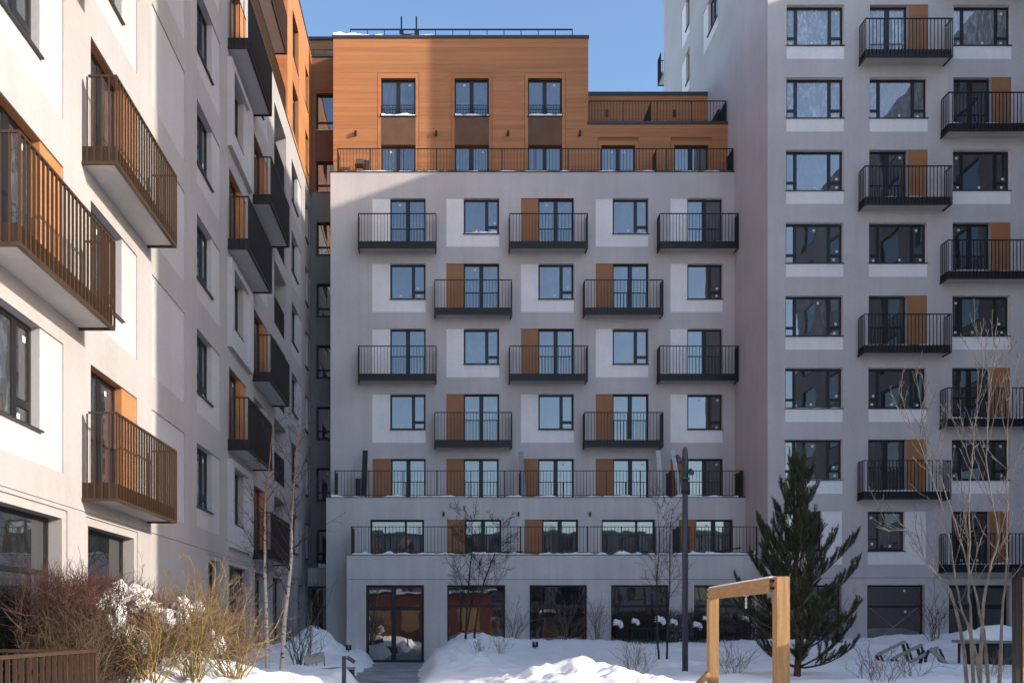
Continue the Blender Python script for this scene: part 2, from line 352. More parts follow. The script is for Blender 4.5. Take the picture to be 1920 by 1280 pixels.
BARS = {}
def bar_mesh(w, d, h, mt):
    k = (round(w, 3), round(d, 3), round(h, 2), mt)
    if k not in BARS:
        me = MB().box(-w / 2, w / 2, -d / 2, d / 2, 0, round(h, 2)).build('baluster', mt).data
        bpy.data.objects.remove([o for o in bpy.data.objects if o.data == me][0]); BARS[k] = me
    return BARS[k]
def balcony(P, a, b, zt, dep, parent, mt='metal', pitch=.148, snow=0.0, rail=-.97, fin=.036):
    """cantilevered balcony hung under a door whose head is at zt; slab with soffit, sheet skirt, flat-bar railing"""
    ztop = zt + rail; zs = zt - 2.23; zb = zt - 2.54
    ax = P(1, 0, 0)[0] - P(0, 0, 0)[0] != 0            # u runs along x
    slab = MB().pbox(P, a + .06, b - .06, zb + .02, zs - .03, 0, -dep + .05).build('balcony', 'soffit', parent)
    sk = MB()
    sk.pbox(P, a + .03, b - .03, zb + .035, zs, -dep + .05, -dep + .02)
    sk.pbox(P, a + .03, a + .055, zb + .035, zs, 0, -dep + .05); sk.pbox(P, b - .055, b - .03, zb + .035, zs, 0, -dep + .05)
    sk.pbox(P, a, b, zb - .02, zb + .035, -dep + .05, -dep - .02)
    sk.pbox(P, a, a + .05, zb - .02, zb + .035, 0, -dep + .05); sk.pbox(P, b - .05, b, zb - .02, zb + .035, 0, -dep + .05)
    sk.build('skirt', mt, slab)
    tr = MB(); t = .035
    tr.pbox(P, a, b, ztop - t, ztop, -dep + t, -dep - .015); tr.pbox(P, a, a + t, ztop - t, ztop, -.12, -dep + t); tr.pbox(P, b - t, b, ztop - t, ztop, -.12, -dep + t)
    tr.build('top_rail', mt, slab)
    w = .018; h = ztop - t - (zb + .035)
    mx = bar_mesh(w, fin, h, mt) if ax else bar_mesh(fin, w, h, mt)
    my = bar_mesh(fin, w, h, mt) if ax else bar_mesh(w, fin, h, mt)
    n = round((b - a) / pitch)
    for i in range(n + 1):
        u = a + .012 + (b - a - .024) * i / n
        link('baluster', mx, slab, P(u, zb + .035, -dep - .004))
    k = max(2, round(dep / .16))
    for i in range(k):
        dd = -dep + (dep - .1) * (i + 1) / k
        for u in (a + .01, b - .01): link('baluster', my, slab, P(u, zb + .035, dd))
    if snow:
        s = MB(); q = 26; prev = None
        for i in range(q + 1):
            u = a + .1 + (b - a - .2) * i / q; hh = snow * (0.55 + 0.6 * noise.noise(Vector((u * 1.7, zt, 3)))); cur = (u, max(hh, .015) + zs - .03)
            if prev:
                A = [P(prev[0], zs - .03, -dep + .07), P(cur[0], zs - .03, -dep + .07), P(cur[0], cur[1], -dep + .10), P(prev[0], prev[1], -dep + .10), P(prev[0], prev[1], -.05), P(cur[0], cur[1], -.05)]
                s.quad(A[0], A[1], A[2], A[3]); s.quad(A[3], A[2], A[5], A[4])
            prev = cur
        s.build('snow', 'snow', slab)
    return slab
def railing(P, a, b, z0, z1, parent, mt='metal', d=0.0, pitch=.148, post=1.48, ends=None, name='terrace_railing', low=.07):
    """terrace railing: rails and posts one mesh, its thin bars another"""
    mb = MB(); t = .03
    mb.pbox(P, a, b, z1 - t, z1, d - .02, d + .02); mb.pbox(P, a, b, z0 + low, z0 + low + .025, d - .012, d + .012)
    n = max(1, round((b - a) / post))
    for i in range(n + 1):
        u = a + .02 + (b - a - .04) * i / n; mb.pbox(P, u - .02, u + .02, z0 - .03, z1 - t, d - .025, d + .025)
    bars = MB(); k = round((b - a) / pitch)
    for i in range(1, k):
        u = a + (b - a) * i / k; bars.pbox(P, u - .009, u + .009, z0 + low + .025, z1 - t, d - .011, d + .011)
    for (u, dl) in (ends or []):
        mb.pbox(P, u - .02, u + .02, z1 - t - .001, z1 - .001, d + .02, d + dl); mb.pbox(P, u - .01, u + .01, z0 + low, z0 + low + .025, d + .02, d + dl)
        for i in range(1, int(dl / .1)): bars.pbox(P, u - .011, u + .011, z0 + low + .025, z1 - t, d + i * .1 - .02, d + i * .1 + .02)
    r = mb.build(name, mt, parent); q = bars.build('balusters', mt, r); q['kind'] = 'stuff'
    return r
def boards(P, u0, u1, v0, v1, holes, parent, mt='orange', h=.2, th=.022):
    """horizontal cladding boards cut round the openings, each its own piece"""
    n = round((v1 - v0) / h); h = (v1 - v0) / n
    for i in range(n):
        a = v0 + i * h; b = a + h - .004
        cuts = sorted((max(x[0], u0), min(x[1], u1)) for x in holes if x[2] < b - .02 and x[3] > a + .02)
        s = u0
        for c in cuts + [(u1, u1)]:
            if c[0] - s > .03: MB().pbox(P, s + .002, c[0] - .002, a, b, 0, -th - R.uniform(0, .005)).build('cladding_board', mt, parent)
            s = max(s, c[1])
def ledge_snow(P, a, b, z, d0, d1, parent, h=.06, seed=0, name='snow'):
    """a ragged strip of snow lying on a ledge"""
    mb = MB(); n = max(6, int((b - a) / .12)); rows = 4; g = []
    for i in range(n + 1):
        u = a + (b - a) * i / n; e = noise.fractal(Vector((u * 1.9, seed * 3.1, 0)), 1, 2, 4)
        hh = max(0.006, h * (0.55 + 1.1 * e)); r = []
        for j in range(rows + 1):
            t = (0, .05, .3, .7, 1)[j]; prof = (0, .72, 1, .8, 0)[j]
            r.append(P(u, z + hh * prof * (1 + .25 * noise.noise(Vector((u * 5, j, seed)))), d0 + (d1 - d0) * t))
        g.append(r)
    for i in range(n):
        for j in range(rows): mb.quad(g[i][j], g[i + 1][j], g[i + 1][j + 1], g[i][j + 1])
    return mb.build(name, 'snow', parent, True)

# ------------------------------------------------------------------ ground, path, snow
gm = MB(); gm.quad((-150, -150, -.06), (150, -150, -.06), (150, 200, -.06), (-150, 200, -.06)); g = gm.build('ground', 'snow'); g['kind'] = 'structure'
pm_ = MB(); pm_.box(-3.6, -.4, -12, 37.7, -.05, .012); p_ = pm_.build('path', 'paving'); p_['kind'] = 'structure'
def sm(a, b, x):
    t = min(1, max(0, (x - a) / (b - a))); return t * t * (3 - 2 * t)
MOUNDS = [(1.1, 33.0, 1.5, 2.6, .42), (.6, 28.0, 1.1, 3.0, .30), (4.5, 35, 4, 2, .12), (2.25, 15.3, 1.5, 1.6, .27), (3.6, 15.0, 1.5, 1.2, .08), (-5.6, 17.2, 1.2, 2.2, .40), (-4.3, 17.4, 1.2, 1.3, .22), (-2.9, 16.6, .8, 1.3, .10),
          (-5.1, 35.0, .95, 1.8, 1.05), (-5.9, 31, 1.2, 4, .35), (17.5, 34.3, 1.6, 1.5, .35), (20.6, 32.6, 2.2, 1.8, .8), (13.2, 33.5, 3, 1.6, .28), (23.5, 30, 2, 3, .4), (9.5, 27, 4, 1.2, .12), (13, 24, 5, 1.0, .14)]
def path_mask(X, Y):
    j = .22 * noise.noise(Vector((X * .9, Y * .9, 4)))
    l = sm(-2.75 + j, -3.45 + j, X) if Y > 24 else sm(-2.0 + j, -2.7 + j, X)
    r = sm(-.95 + j, -.15 + j, X)
    return max(l, r)
PRINTS = [(5.2 + .42 * i + (.12 if i % 2 else -.12), 23.2 + .62 * i + .05 * math.sin(i * 2.1)) for i in range(14)] + [(8.6 + .55 * i, 24.6 + (.14 if i % 2 else -.14) + .1 * math.sin(i)) for i in range(13)] + [(2.6 + .3 * i, 22 + .35 * i * (1 if i % 2 else 1.15)) for i in range(9)]
def snow_h(X, Y):
    h = .44 + .5 * sm(29, 36.5, Y) * sm(-.4, .8, X) + .12 * sm(24, 15, Y)
    for cx, cy, rx, ry, a in MOUNDS:
        q = ((X - cx) / rx) ** 2 + ((Y - cy) / ry) ** 2
        if q < 9: h += a * math.exp(-q)
    v = Vector((X, Y, 0))
    h += .10 * noise.fractal(v * .5, 1, 2, 4) + .05 * noise.fractal(v * 2.1 + Vector((5, 3, 1)), .8, 2.1, 6)
    rg = noise.fractal(v * 1.5 + Vector((11, 2, 7)), .8, 2.2, 5)
    lump = sm(-1.2, .2, X) * sm(3.5, 1.2, X) * sm(22, 26, Y) + sm(-3, -4.4, X) * (sm(26, 30, Y) + sm(21, 18, Y)) + sm(.2, 1.2, X) * sm(4.2, 3, X) * sm(18, 16, Y)
    h += .17 * abs(rg) * min(1, lump)
    if 2 < X < 17 and 21 < Y < 33:
        for fx_, fy_ in PRINTS:
            if abs(X - fx_) < .4 and abs(Y - fy_) < .5: h -= .15 * math.exp(-(((X - fx_) / .13) ** 2 + ((Y - fy_) / .2) ** 2))
    h += .022 * noise.fractal(v * 6.5 + Vector((2, 9, 4)), .7, 2.1, 4) * (.5 + min(1, lump))
    return -.05 + (h + .05) * path_mask(X, Y)
def terrain():
    xs = [-7.0 + i * .08 for i in range(int(33 / .08) + 1)]; ys = []
    y = 4.0
    while y < 43: ys.append(y); y += .08 if y < 20 else .11
    v = [(x, y, snow_h(x, y)) for y in ys for x in xs]; n = len(xs)
    f = [(j * n + i, j * n + i + 1, (j + 1) * n + i + 1, (j + 1) * n + i) for j in range(len(ys) - 1) for i in range(n - 1)]
    mb = MB(); mb.v = v; mb.f = f; o = mb.build('snow_cover', 'snow', None, True); o['kind'] = 'structure'
terrain()

# ------------------------------------------------------------------ centre building
XL, XR = -5.215, 13.405
YM, YB, YP, YO, YU = 40.79, 39.34, 37.73, 41.80, 45.0
ZP, ZB, ZM = PZ(1040, YP), PZ(932.5, YB), PZ(323, YM)
ZR = PZ(73, YO); ZR2 = PZ(234, YO); ZU = PZ(180, YU)
B1 = thing('apartment_building', 'grey rendered middle apartment block with ochre clad top storeys and stepped terraces', 'building', (4, 41, 0))
PM, PB, PP, PO, PU = front(YM), front(YB), front(YP), front(YO), front(YU)
COLS = [(698, 731.5, 798), (837, 869.5, 936), (977, 1009.5, 1076), (1117, 1149, 1216), (1257, 1289, 1355)]
TOPS = [371.5, 494, 616, 738.5]
w = Wall(PM, XL, XR, ZB - .3, ZM)
for r, ty in enumerate(TOPS):
    zt = PZ(ty, YM)
    for c, (pl, wl, wr) in enumerate(COLS):
        a, b, e = PX(pl, YM), PX(wl, YM), PX(wr, YM)
        if (r + c) % 2 == 0:
            cell(w, B1, (a, e, zt - 2.2, zt), (b, e, zt - 2.2, zt), 'door', 'white' if c in (0, 4) else 'orangep', sill=False, name='balcony_door')
            sh = [(671, 818), None, (955.5, 1102.5), None, (1237, 1386)] if r % 2 == 0 else [None, (814.5, 960.5), None, (1096, 1244), None]
            y2 = YM - .6
            balcony(PM, PX(sh[c][0], y2), min(PX(sh[c][1], y2), XR - .01), zt, .6, B1, snow=.09 if (r, c) in ((0, 0), (1, 1), (3, 3), (2, 4), (0, 4)) else 0)
        else:
            zw = PZ(ty + 66, YM); wd = cell(w, B1, (a, e, PZ(ty + 91, YM), zt), (b, e, zw, zt), 'cw', 'white')
            if (r, c) in ((0, 1), (0, 3)): ledge_snow(PM, b + .05, e - .1, zw - .006, -.02, .16, wd, .13 if c == 1 else .05, c)
for c, (pl, wl, wr) in enumerate([(698, 733, 798), (837, 869.5, 935), (980, 1009.5, 1076), (1117, 1150, 1216), (1257, 1290, 1355)]):
    zt = PZ(859.7, YM); a, b, e = PX(pl, YM), PX(wl, YM), PX(wr, YM)
    cell(w, B1, (a, e, ZB - .02, zt), (b, e, ZB - .02, zt), 'door', 'orangep', sill=False, name='terrace_door')
ex = MB(); ex.quad((XL, YM, 3), (XL, YM + 12, 3), (XL, YM + 12, ZM), (XL, YM, ZM)); ex.quad((XL, YM, ZM), (XR, YM, ZM), (XR, YM + 12, ZM), (XL, YM + 12, ZM))
w.build('wall', 'grey', B1, ex)
MB().box(XL - .03, XR, YM - .035, YM + .15, ZM + .002, ZM + .03).build('parapet_flashing', 'coping', B1)
ledge_snow(PM, XL + .1, XR - .2, ZM + .028, -.02, .3, B1, .07, 3)
# second storey block
w = Wall(PB, XL - .005, XR, ZP - .3, ZB); zt = PZ(973.5, YB)
for i, q in enumerate([(694, 694, 795), (838, 872, 940), (984, 1017, 1084), (1128, 1128, 1229), (1273, 1305, 1374)]):
    a, b, e = [PX(t, YB) for t in q]
    if a == b: cell(w, B1, None, (a, e, ZP - .02, zt), 'wide', sill=False, name='terrace_window')
    else: cell(w, B1, (a, e, ZP - .02, zt), (b, e, ZP - .02, zt), 'door', 'orangep', sill=False, name='terrace_door')
ex = MB(); ex.quad((XL - .005, YB, ZB), (XR, YB, ZB), (XR, YM, ZB), (XL - .005, YM, ZB)); ex.quad((XL - .005, YB, 0), (XL - .005, YM, 0), (XL - .005, YM, ZB), (XL - .005, YB, ZB))
ex.quad((XL - .005, YB, 0), (PX(650, YP), YB, 0), (PX(650, YP), YB, ZP - .3), (XL - .005, YB, ZP - .3))
w.build('wall', 'concrete', B1, ex)
MB().box(XL - .03, XR, YB - .03, YB + .12, ZB + .002, ZB + .025).build('parapet_flashing', 'coping', B1)
ledge_snow(PB, XL + .2, XR - .3, ZB + .02, .0, .9, B1, .13, 5)
railing(PB, PX(627, YB), PX(1393.5, YB), ZB + .03, PZ(881, YB), B1, d=.08, ends=[(PX(627, YB), 1.2), (PX(977, YB), 1.2), (PX(1261, YB), 1.2), (PX(1393.5, YB), 1.2)])
# podium
XPL = PX(650, YP); w = Wall(PP, XPL, XR, -.05, ZP); zt = PZ(1096, YP); w.hole(XPL, XR, 3.572, 3.598, .022)
for i, (a, e) in enumerate([(686, 795), (838.5, 947.5), (993, 1101), (1146, 1254), (1302, 1411)]):
    a, e = PX(a, YP), PX(e, YP)
    w.hole(a - .13, e + .13, -.04 if i == 0 else .1, zt + .16, .03)
    pw = Wall(front(YP + .03), a - .13, e + .13, -.04 if i == 0 else .1, zt + .16); zb = .03 if i == 0 else .35
    pw.hole(a, e, zb, zt, .25); pw.build('window_surround', 'concrete', B1)
    window(PP, a, e, zb, zt, 'entry' if i == 0 else 'shop', B1, gl='glassd', d=.2, fw=.07, mw=.14, sill=False, stickers=False, name='entrance_door' if i == 0 else 'shop_window')
ex = MB(); ex.quad((XPL, YP, -.05), (XPL, YB, -.05), (XPL, YB, ZP), (XPL, YP, ZP)); ex.quad((XPL, YP, ZP), (XR, YP, ZP), (XR, YB, ZP), (XPL, YB, ZP))
w.build('wall', 'concrete', B1, ex)
MB().pbox(PP, XPL, XR, 3.57, 3.60, .02, .03).build('groove_trim', 'linkgrey', B1)
MB().box(XPL - .03, XR, YP - .03, YP + .12, ZP + .002, ZP + .025).build('parapet_flashing', 'coping', B1)
ledge_snow(PP, XPL + .2, XR - .1, ZP + .02, .0, 1.0, B1, .17, 9)
railing(PP, PX(658, YP), XR - .03, ZP + .03, PZ(986, YP), B1, d=.08, ends=[(PX(658, YP), 1.4), (PX(1276, YP), 1.4)])
for px in (832, 972, 1106): MB().box(PX(px, YB) - .04, PX(px, YB) + .04, YB - .11, YB, PZ(967, YB), PZ(960, YB)).build('wall_lamp', 'black', B1)
# ochre penthouse
ZL = ZM - .02
hol = []; w = Wall(PO, XL - .005, XR, ZL, ZR)
def ph_window(a, e, z0, z1, kind, nm, french):
    w.hole(a, e, z0, z1, .26); wd = window(PO, a, e, z0, z1, kind, B1, sill=False, name=nm, d=.13)
    return wd
XC = PX(1103, YO)
for i, (a, e) in enumerate([(714.5, 779), (852.5, 916.5), (990, 1053.5)]):
    a, e = PX(a, YO), PX(e, YO); z0, z1 = PZ(218, YO), PZ(147.5, YO); zl = PZ(273, YO)
    wd = ph_window(a, e, z0, z1, 'door', 'french_window', True); ph_window(a, e, ZL + .02, zl, 'door', 'terrace_door', False)
    hol.append((a - .17, e + .17, ZL, z1 + .25))
    MB().pbox(PO, a, e, zl + .02, z0 - .05, 0, -.03).build('spandrel_panel', 'brown', B1)
    sd = MB(); sd.pbox(PO, a - .15, a - .005, ZL, z1 + .1, 0, -.03); sd.pbox(PO, e + .005, e + .15, ZL, z1 + .1, 0, -.03); sd.pbox(PO, a - .15, e + .15, z1 + .103, z1 + .23, 0, -.03); sd.pbox(PO, a - .004, e + .004, z1 + .005, z1 + .1, 0, -.03)
    sd.build('window_surround', 'orange', B1)
    MB().pbox(PO, a - .04, e + .04, z0 - .045, z0 - .01, .13, -.07).build('sill', 'sill', wd)
    fr = MB(); zr = PZ(197.5, YO); fr.pbox(PO, a, e, zr - .03, zr, -.03, -.005); fr.pbox(PO, a, e, zr - .15, zr - .13, -.025, -.008)
    for k in range(13): u = a + (e - a) * k / 12; fr.pbox(PO, u - .009, u + .009, z0, zr - .03, -.024, -.009)
    fr.build('french_railing', 'metal', wd)
    ledge_snow(PO, a + .02, e - .02, z0 - .012, -.08, .12, wd, .17, i + 20)
for (a, e) in [(1127.5, 1191), (1264, 1328)]:
    a, e = PX(a, YO), PX(e, YO); zl = PZ(273, YO)
    ph_window(a, e, ZL + .02, zl, 'door', 'terrace_door', False); hol.append((a - .17, e + .17, ZL, zl + .23))
    sd = MB(); sd.pbox(PO, a - .15, a - .005, ZL, zl + .1, 0, -.03); sd.pbox(PO, e + .005, e + .15, ZL, zl + .1, 0, -.03); sd.pbox(PO, a - .15, e + .15, zl + .103, zl + .21, 0, -.03); sd.pbox(PO, a - .004, e + .004, zl + .005, zl + .1, 0, -.03)
    sd.build('window_surround', 'orange', B1)
w.hole(XC, XR + 1, ZR2, ZR + 1, 0)
ex = MB(); ex.quad((XL - .005, YO, ZL), (XL - .005, YO + 10, ZL), (XL - .005, YO + 10, ZR), (XL - .005, YO, ZR)); ex.quad((XC, YO, ZR2), (XC, YO + 10, ZR2), (XC, YO + 10, ZR), (XC, YO, ZR))
ex.quad((XL, YO, ZR), (XC, YO, ZR), (XC, YO + 10, ZR), (XL, YO + 10, ZR)); ex.quad((XC, YO, ZR2), (XR, YO, ZR2), (XR, YU, ZR2), (XC, YU, ZR2))
ex.quad((XC, YU, ZR2), (XR, YU, ZR2), (XR, YU, ZU), (XC, YU, ZU)); ex.quad((XC, YU, ZU), (XR, YU, ZU), (XR, YU + 7, ZU), (XC, YU + 7, ZU))
w.build('wall', 'backing', B1, ex)
boards(PO, XL, XC, ZR2, ZR, hol, B1); boards(PO, XL, XR, ZL, ZR2, hol, B1)
boards(PU, XC, XR, ZR2, ZU, [], B1, h=.24)
MB().box(XL - .06, XC + .03, YO - .07, YO + .3, ZR, ZR + .13).build('coping', 'coping', B1)
MB().box(XC - .05, XR, YO - .07, YO + .3, ZR2, ZR2 + .13).build('coping', 'coping', B1)
MB().box(XC + .001, XR, YU - .06, YU + .3, ZU, ZU + .18).build('coping', 'coping', B1)
railing(PM, PX(632, YM), PX(1375, YM), ZM + .03, PZ(277, YM), B1, d=.06, ends=[(PX(632, YM), .9), (PX(1232, YM), .9), (PX(1375, YM), .9)])
railing(PO, XC + .02, PX(1362, YO), ZR2 + .13, PZ(188, YO), B1, d=.05, low=.04, ends=[(PX(1222, YO), 2.0), (PX(1362, YO), 3.0)])
ledge_snow(PO, XL, XL + 1.3, ZR + .13, -.06, .3, B1, .30, 31); ledge_snow(PO, XL + 1.2, XL + 5, ZR + .13, -.04, .3, B1, .09, 34); ledge_snow(PO, XL + 6.5, XC - .1, ZR + .13, -.02, .3, B1, .08, 32)
ledge_snow(PU, XC + .3, XC + 4, ZU + .18, .0, .5, B1, .1, 33)
for px in (818, 952.5, 1087): MB().box(PX(px, YO) - .045, PX(px, YO) + .045, YO - .17, YO - .02, PZ(256, YO), PZ(248, YO)).build('wall_lamp', 'black', B1)
for px in (1138, 1264): MB().box(PX(px, YU) - .05, PX(px, YU) + .05, YU - .12, YU - .02, PZ(220, YU), PZ(208, YU)).build('wall_lamp', 'black', B1)
MB().box(PX(667, YO) - .045, PX(667, YO) + .045, YO - .17, YO - .02, PZ(256, YO), PZ(248, YO)).build('wall_lamp', 'black', B1)
# roof edge rail and ladder head
yr = YO + .2; mb = MB(); a, b = PX(657, yr), PX(1073, yr); zr = ZR + .59
mb.box(a, b, yr - .025, yr + .025, zr - .05, zr)
for i in range(14): u = a + (b - a) * i / 13; mb.box(u - .02, u + .02, yr - .02, yr + .02, ZR, zr)
mb.build('roof_railing', 'black', B1)
yl = YO + .12; mb = MB(); u0, u1 = PX(753, yl), PX(781, yl)
for u in (u0, u1): mb.bar((u, yl, ZR + .1), (u - .01, yl, ZR + 1.12), .075, .06); mb.box(u - .1, u + .1, yl - .08, yl + .08, ZR + .13, ZR + .42)
mb.box(u0, u1, yl - .03, yl + .03, ZR + .22, ZR + .30); mb.build('roof_ladder', 'black', B1)

# ------------------------------------------------------------------ recessed link between left and middle buildings
YK, XW = 43.1, -6.46
B2 = thing('apartment_building', 'narrow recessed stair bay, dark brown above dark grey, beside the ochre topped block', 'building', (-5.8, 43, 0))
PK = front(YK); zbr = PZ(361, YK); zkt = PZ(108, YK)
w = Wall(PK, XW - .3, XL + .3, 4.2, zbr); a, e = PX(592.5, YK), XL + .25
for ty in (416, 531.5, 647, 762, 877, 992):
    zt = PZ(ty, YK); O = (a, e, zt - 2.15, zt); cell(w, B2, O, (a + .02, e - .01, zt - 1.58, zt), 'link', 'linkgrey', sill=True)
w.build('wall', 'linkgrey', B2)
w = Wall(PK, XW - .3, XL + .3, zbr, zkt); hk = []
for t0, t1 in ((175, 245), (302, 360)):
    w.hole(a, e, PZ(t1, YK), PZ(t0, YK), .26); wd = window(PK, a, e, PZ(t1, YK), PZ(t0, YK), 'link', B2); ledge_snow(PK, a, e, PZ(t1, YK) - .004, -.02, .15, wd, .04, t0)
hk = [(a - .12, e + .3, PZ(360, YK) - .05, PZ(173, YK))]
MB().pbox(PK, a - .02, e, PZ(300, YK), PZ(247, YK), 0, -.015).build('spandrel_panel', 'brown', B2)
MB().pbox(PK, a - .12, a - .022, PZ(360, YK), PZ(173, YK), 0, -.03).build('window_surround', 'linkbrown', B2)
ex = MB(); ex.quad((XW - .3, YK, zkt), (XL + .3, YK, zkt), (XL + .3, YK + 3.5, zkt), (XW - .3, YK + 3.5, zkt))
zk2 = PZ(76, 46.5); ex.quad((XW - 3, 46.5, zkt), (XL + .3, 46.5, zkt), (XL + .3, 46.5, zk2), (XW - 3, 46.5, zk2)); ex.quad((XW - 3, 46.5, zk2), (XL + .3, 46.5, zk2), (XL + .3, 54, zk2), (XW - 3, 54, zk2))
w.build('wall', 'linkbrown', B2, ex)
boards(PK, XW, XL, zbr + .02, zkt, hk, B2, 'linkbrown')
MB().box(XW - .3, XL, YK - .08, YK + .3, zkt, zkt + .13).build('coping', 'coping', B2)
MB().box(XW - 3, XL + .3, 46.42, 46.8, zk2, zk2 + .15).build('coping', 'coping', B2)
mb = MB(); mb.box(XW - .2, XL, YK + .4, YK + .43, zkt + .62, zkt + .65)
for i in range(3): mb.box(XW + .05 + i * .55, XW + .08 + i * .55, YK + .4, YK + .43, zkt, zkt + .62)
mb.build('roof_railing', 'black', B2)
# ground floor of the link
YG = 42.1; PG = front(YG); zg = 4.35; w = Wall(PG, XW, XPL, -.05, zg); w.hole(XW, XPL, 3.572, 3.598, .022)
a, e = PX(567, YG), PX(617.5, YG); zt = PZ(1098, YG)
w.hole(a, e, .1, zt, .26); window(PG, a, e, .1, zt, 'shop', B2, gl='glassd', sill=False, stickers=False, name='shop_window')
a, e = PX(632, YG), PX(650, YG); w.hole(a, e, PZ(1158, YG), PZ(1114, YG), .26); gv = MB()
for i in range(9): z = PZ(1158, YG) + (PZ(1114, YG) - PZ(1158, YG)) * (i + .5) / 9; gv.pbox(PG, a, e, z - .02, z + .02, .05, .16)
gv.pbox(PG, a, e, PZ(1158, YG), PZ(1114, YG), .2, .22); gv.build('vent_grille', 'black', B2)
ex = MB(); ex.quad((XW, YG, zg), (XPL, YG, zg), (XPL, YK, zg), (XW, YK, zg)); w.build('wall', 'concrete', B2, ex)
MB().pbox(PG, XW, XPL, 3.57, 3.60, .02, .03).build('groove_trim', 'linkgrey', B2)
ledge_snow(PG, XW + .5, XL + .3, zg, -.05, .9, B2, .34, 40)

# ------------------------------------------------------------------ left wing (faces +x, recedes from the camera)
PL = east(XW)
def YLp(px): return F * -XW / (VX - px)
B3 = thing('apartment_building', 'pale rendered wing along the hedge, near half sunlit, bronze balconies and white panels', 'building', (XW - 3, 22, 0))
w = Wall(PL, 1.0, YK + .2, -.05, ZM); w.hole(1.0, YK + .2, 3.662, 3.69, .022)
ZK = [6.42 + 3 * k for k in range(6)]
def std(y0, y1, y2, k, kind='cw', pm='lwhite'):
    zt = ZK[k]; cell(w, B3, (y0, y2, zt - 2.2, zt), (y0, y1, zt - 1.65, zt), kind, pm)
def bal(y0, y1, y2, k, b0, b1, mt):
    zt = ZK[k]; cell(w, B3, (y0, y2, zt - 2.2, zt), (y0, y1, zt - 2.2, zt), 'door', 'orange', sill=False, name='balcony_door')
    balcony(PL, b0, b1, zt, .62, B3, mt)
for ci in range(-2, 2):
    y0 = 16.2 + (ci - 1) * 3.62
    for k in range(6):
        if (k + ci) % 2 == 1 and ci >= 0: bal(y0, y0 + 1.64, y0 + 2.46, k, y0 - .42, y0 + 3.12, 'bronze')
        else: std(y0, y0 + 1.64, y0 + 2.46, k)
for k in range(6):
    zt = ZK[k]; cell(w, B3, (19.6, 22.1, zt - 2.25, zt), None, None, 'lwhite')
    std(23.17, 24.77, 25.6, k)
    if k % 2 == 1: bal(26.65, 28.2, 28.98, k, 26.45, 30.02, 'metal')
    else:
        O = (26.45, 29.45, zt - 2.45, zt + .2)
        w.hole(26.8, 28.5, zt - 1.65, zt, .26); window(PL, 26.8, 28.5, zt - 1.65, zt, 'sw', B3)
        sd = MB(); sd.pbox(PL, 26.45, 26.8, O[2], O[3], 0, -.13); sd.pbox(PL, 28.9, 29.45, O[2], O[3], 0, -.13); sd.pbox(PL, 26.8, 28.9, zt + .003, O[3], 0, -.13); sd.pbox(PL, 26.8, 28.9, O[2], zt - 2.3, 0, -.13)
        sd.pbox(PL, 26.8, 28.9, zt - 2.3, zt - 1.70, 0, -.03); sd.pbox(PL, 28.503, 28.9, zt - 1.70, zt, 0, -.03)
        sd.build('window_surround', 'lwhite', B3)
    if k % 2 == 0: bal(30.15, 31.75, 32.6, k, 29.9, 33.42, 'metal')
    else: std(30.15, 31.75, 32.6, k)
    # loggia
    l0, l1, z0, z1 = 33.75, 36.3, zt - 2.25, zt + .15
    w.hole(l0, l1, z0, z1, 1.4); lm = MB(); lm.quad(PL(l0, z0, 1.4), PL(l1, z0, 1.4), PL(l1, z1, 1.4), PL(l0, z1, 1.4)); lm.build('loggia_wall', 'lgrey', B3)
    window(east(XW - 1.2), l0 + .4, l0 + 2.0, z0 + .05, z1 - .25, 'door', B3, sill=False, d=.1, name='loggia_door')
    railing(PL, l0 + .02, l1 - .02, z0 + .02, z0 + 1.2, B3, d=.1, pitch=.12, name='loggia_railing')
    std(37.6, 39.3, 40.2, k)
    std(41.3, 42.2, 42.8, k, 'one')
# ground floor openings
for (a, e, kind) in [(5.2, 8.6, 'shop'), (9.6, 11.2, 'one'), (12.35, 15.05, 'shop'), (16.15, 18.55, 'shop'), (24.4, 25.7, 'one'), (26.8, 29.5, 'shop'), (30.4, 32.2, 'entry'), (33.6, 35.6, 'shop'), (37.2, 38.6, 'one'), (39.5, 41, 'shop')]:
    zt = 3.46; zb = .35
    w.hole(a - .16, e + .16, zb - .2, zt + .15, .03); pw = Wall(east(XW - .03), a - .16, e + .16, zb - .2, zt + .15); pw.hole(a, e, zb, zt, .30); pw.build('window_surround', 'lgrey', B3)
    window(PL, a, e, zb, zt, kind, B3, gl='glassd', d=.26, sill=False, stickers=False, name='shop_window', fw=.07)
ex = MB(); ex.quad((XW, 1, -.05), (XW - 12, 1, -.05), (XW - 12, 1, ZM), (XW, 1, ZM)); ex.quad((XW, 1, ZM), (XW, YK + .2, ZM), (XW - 12, YK + .2, ZM), (XW - 12, 1, ZM))
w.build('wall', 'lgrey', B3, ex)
MB().pbox(PL, 1, YK, 3.66, 3.70, .02, .03).build('groove_trim', 'lgrey', B3)
MB().pbox(PL, 1, YK - .02, ZM + .002, ZM + .04, .2, -.03).build('parapet_flashing', 'bronze', B3)
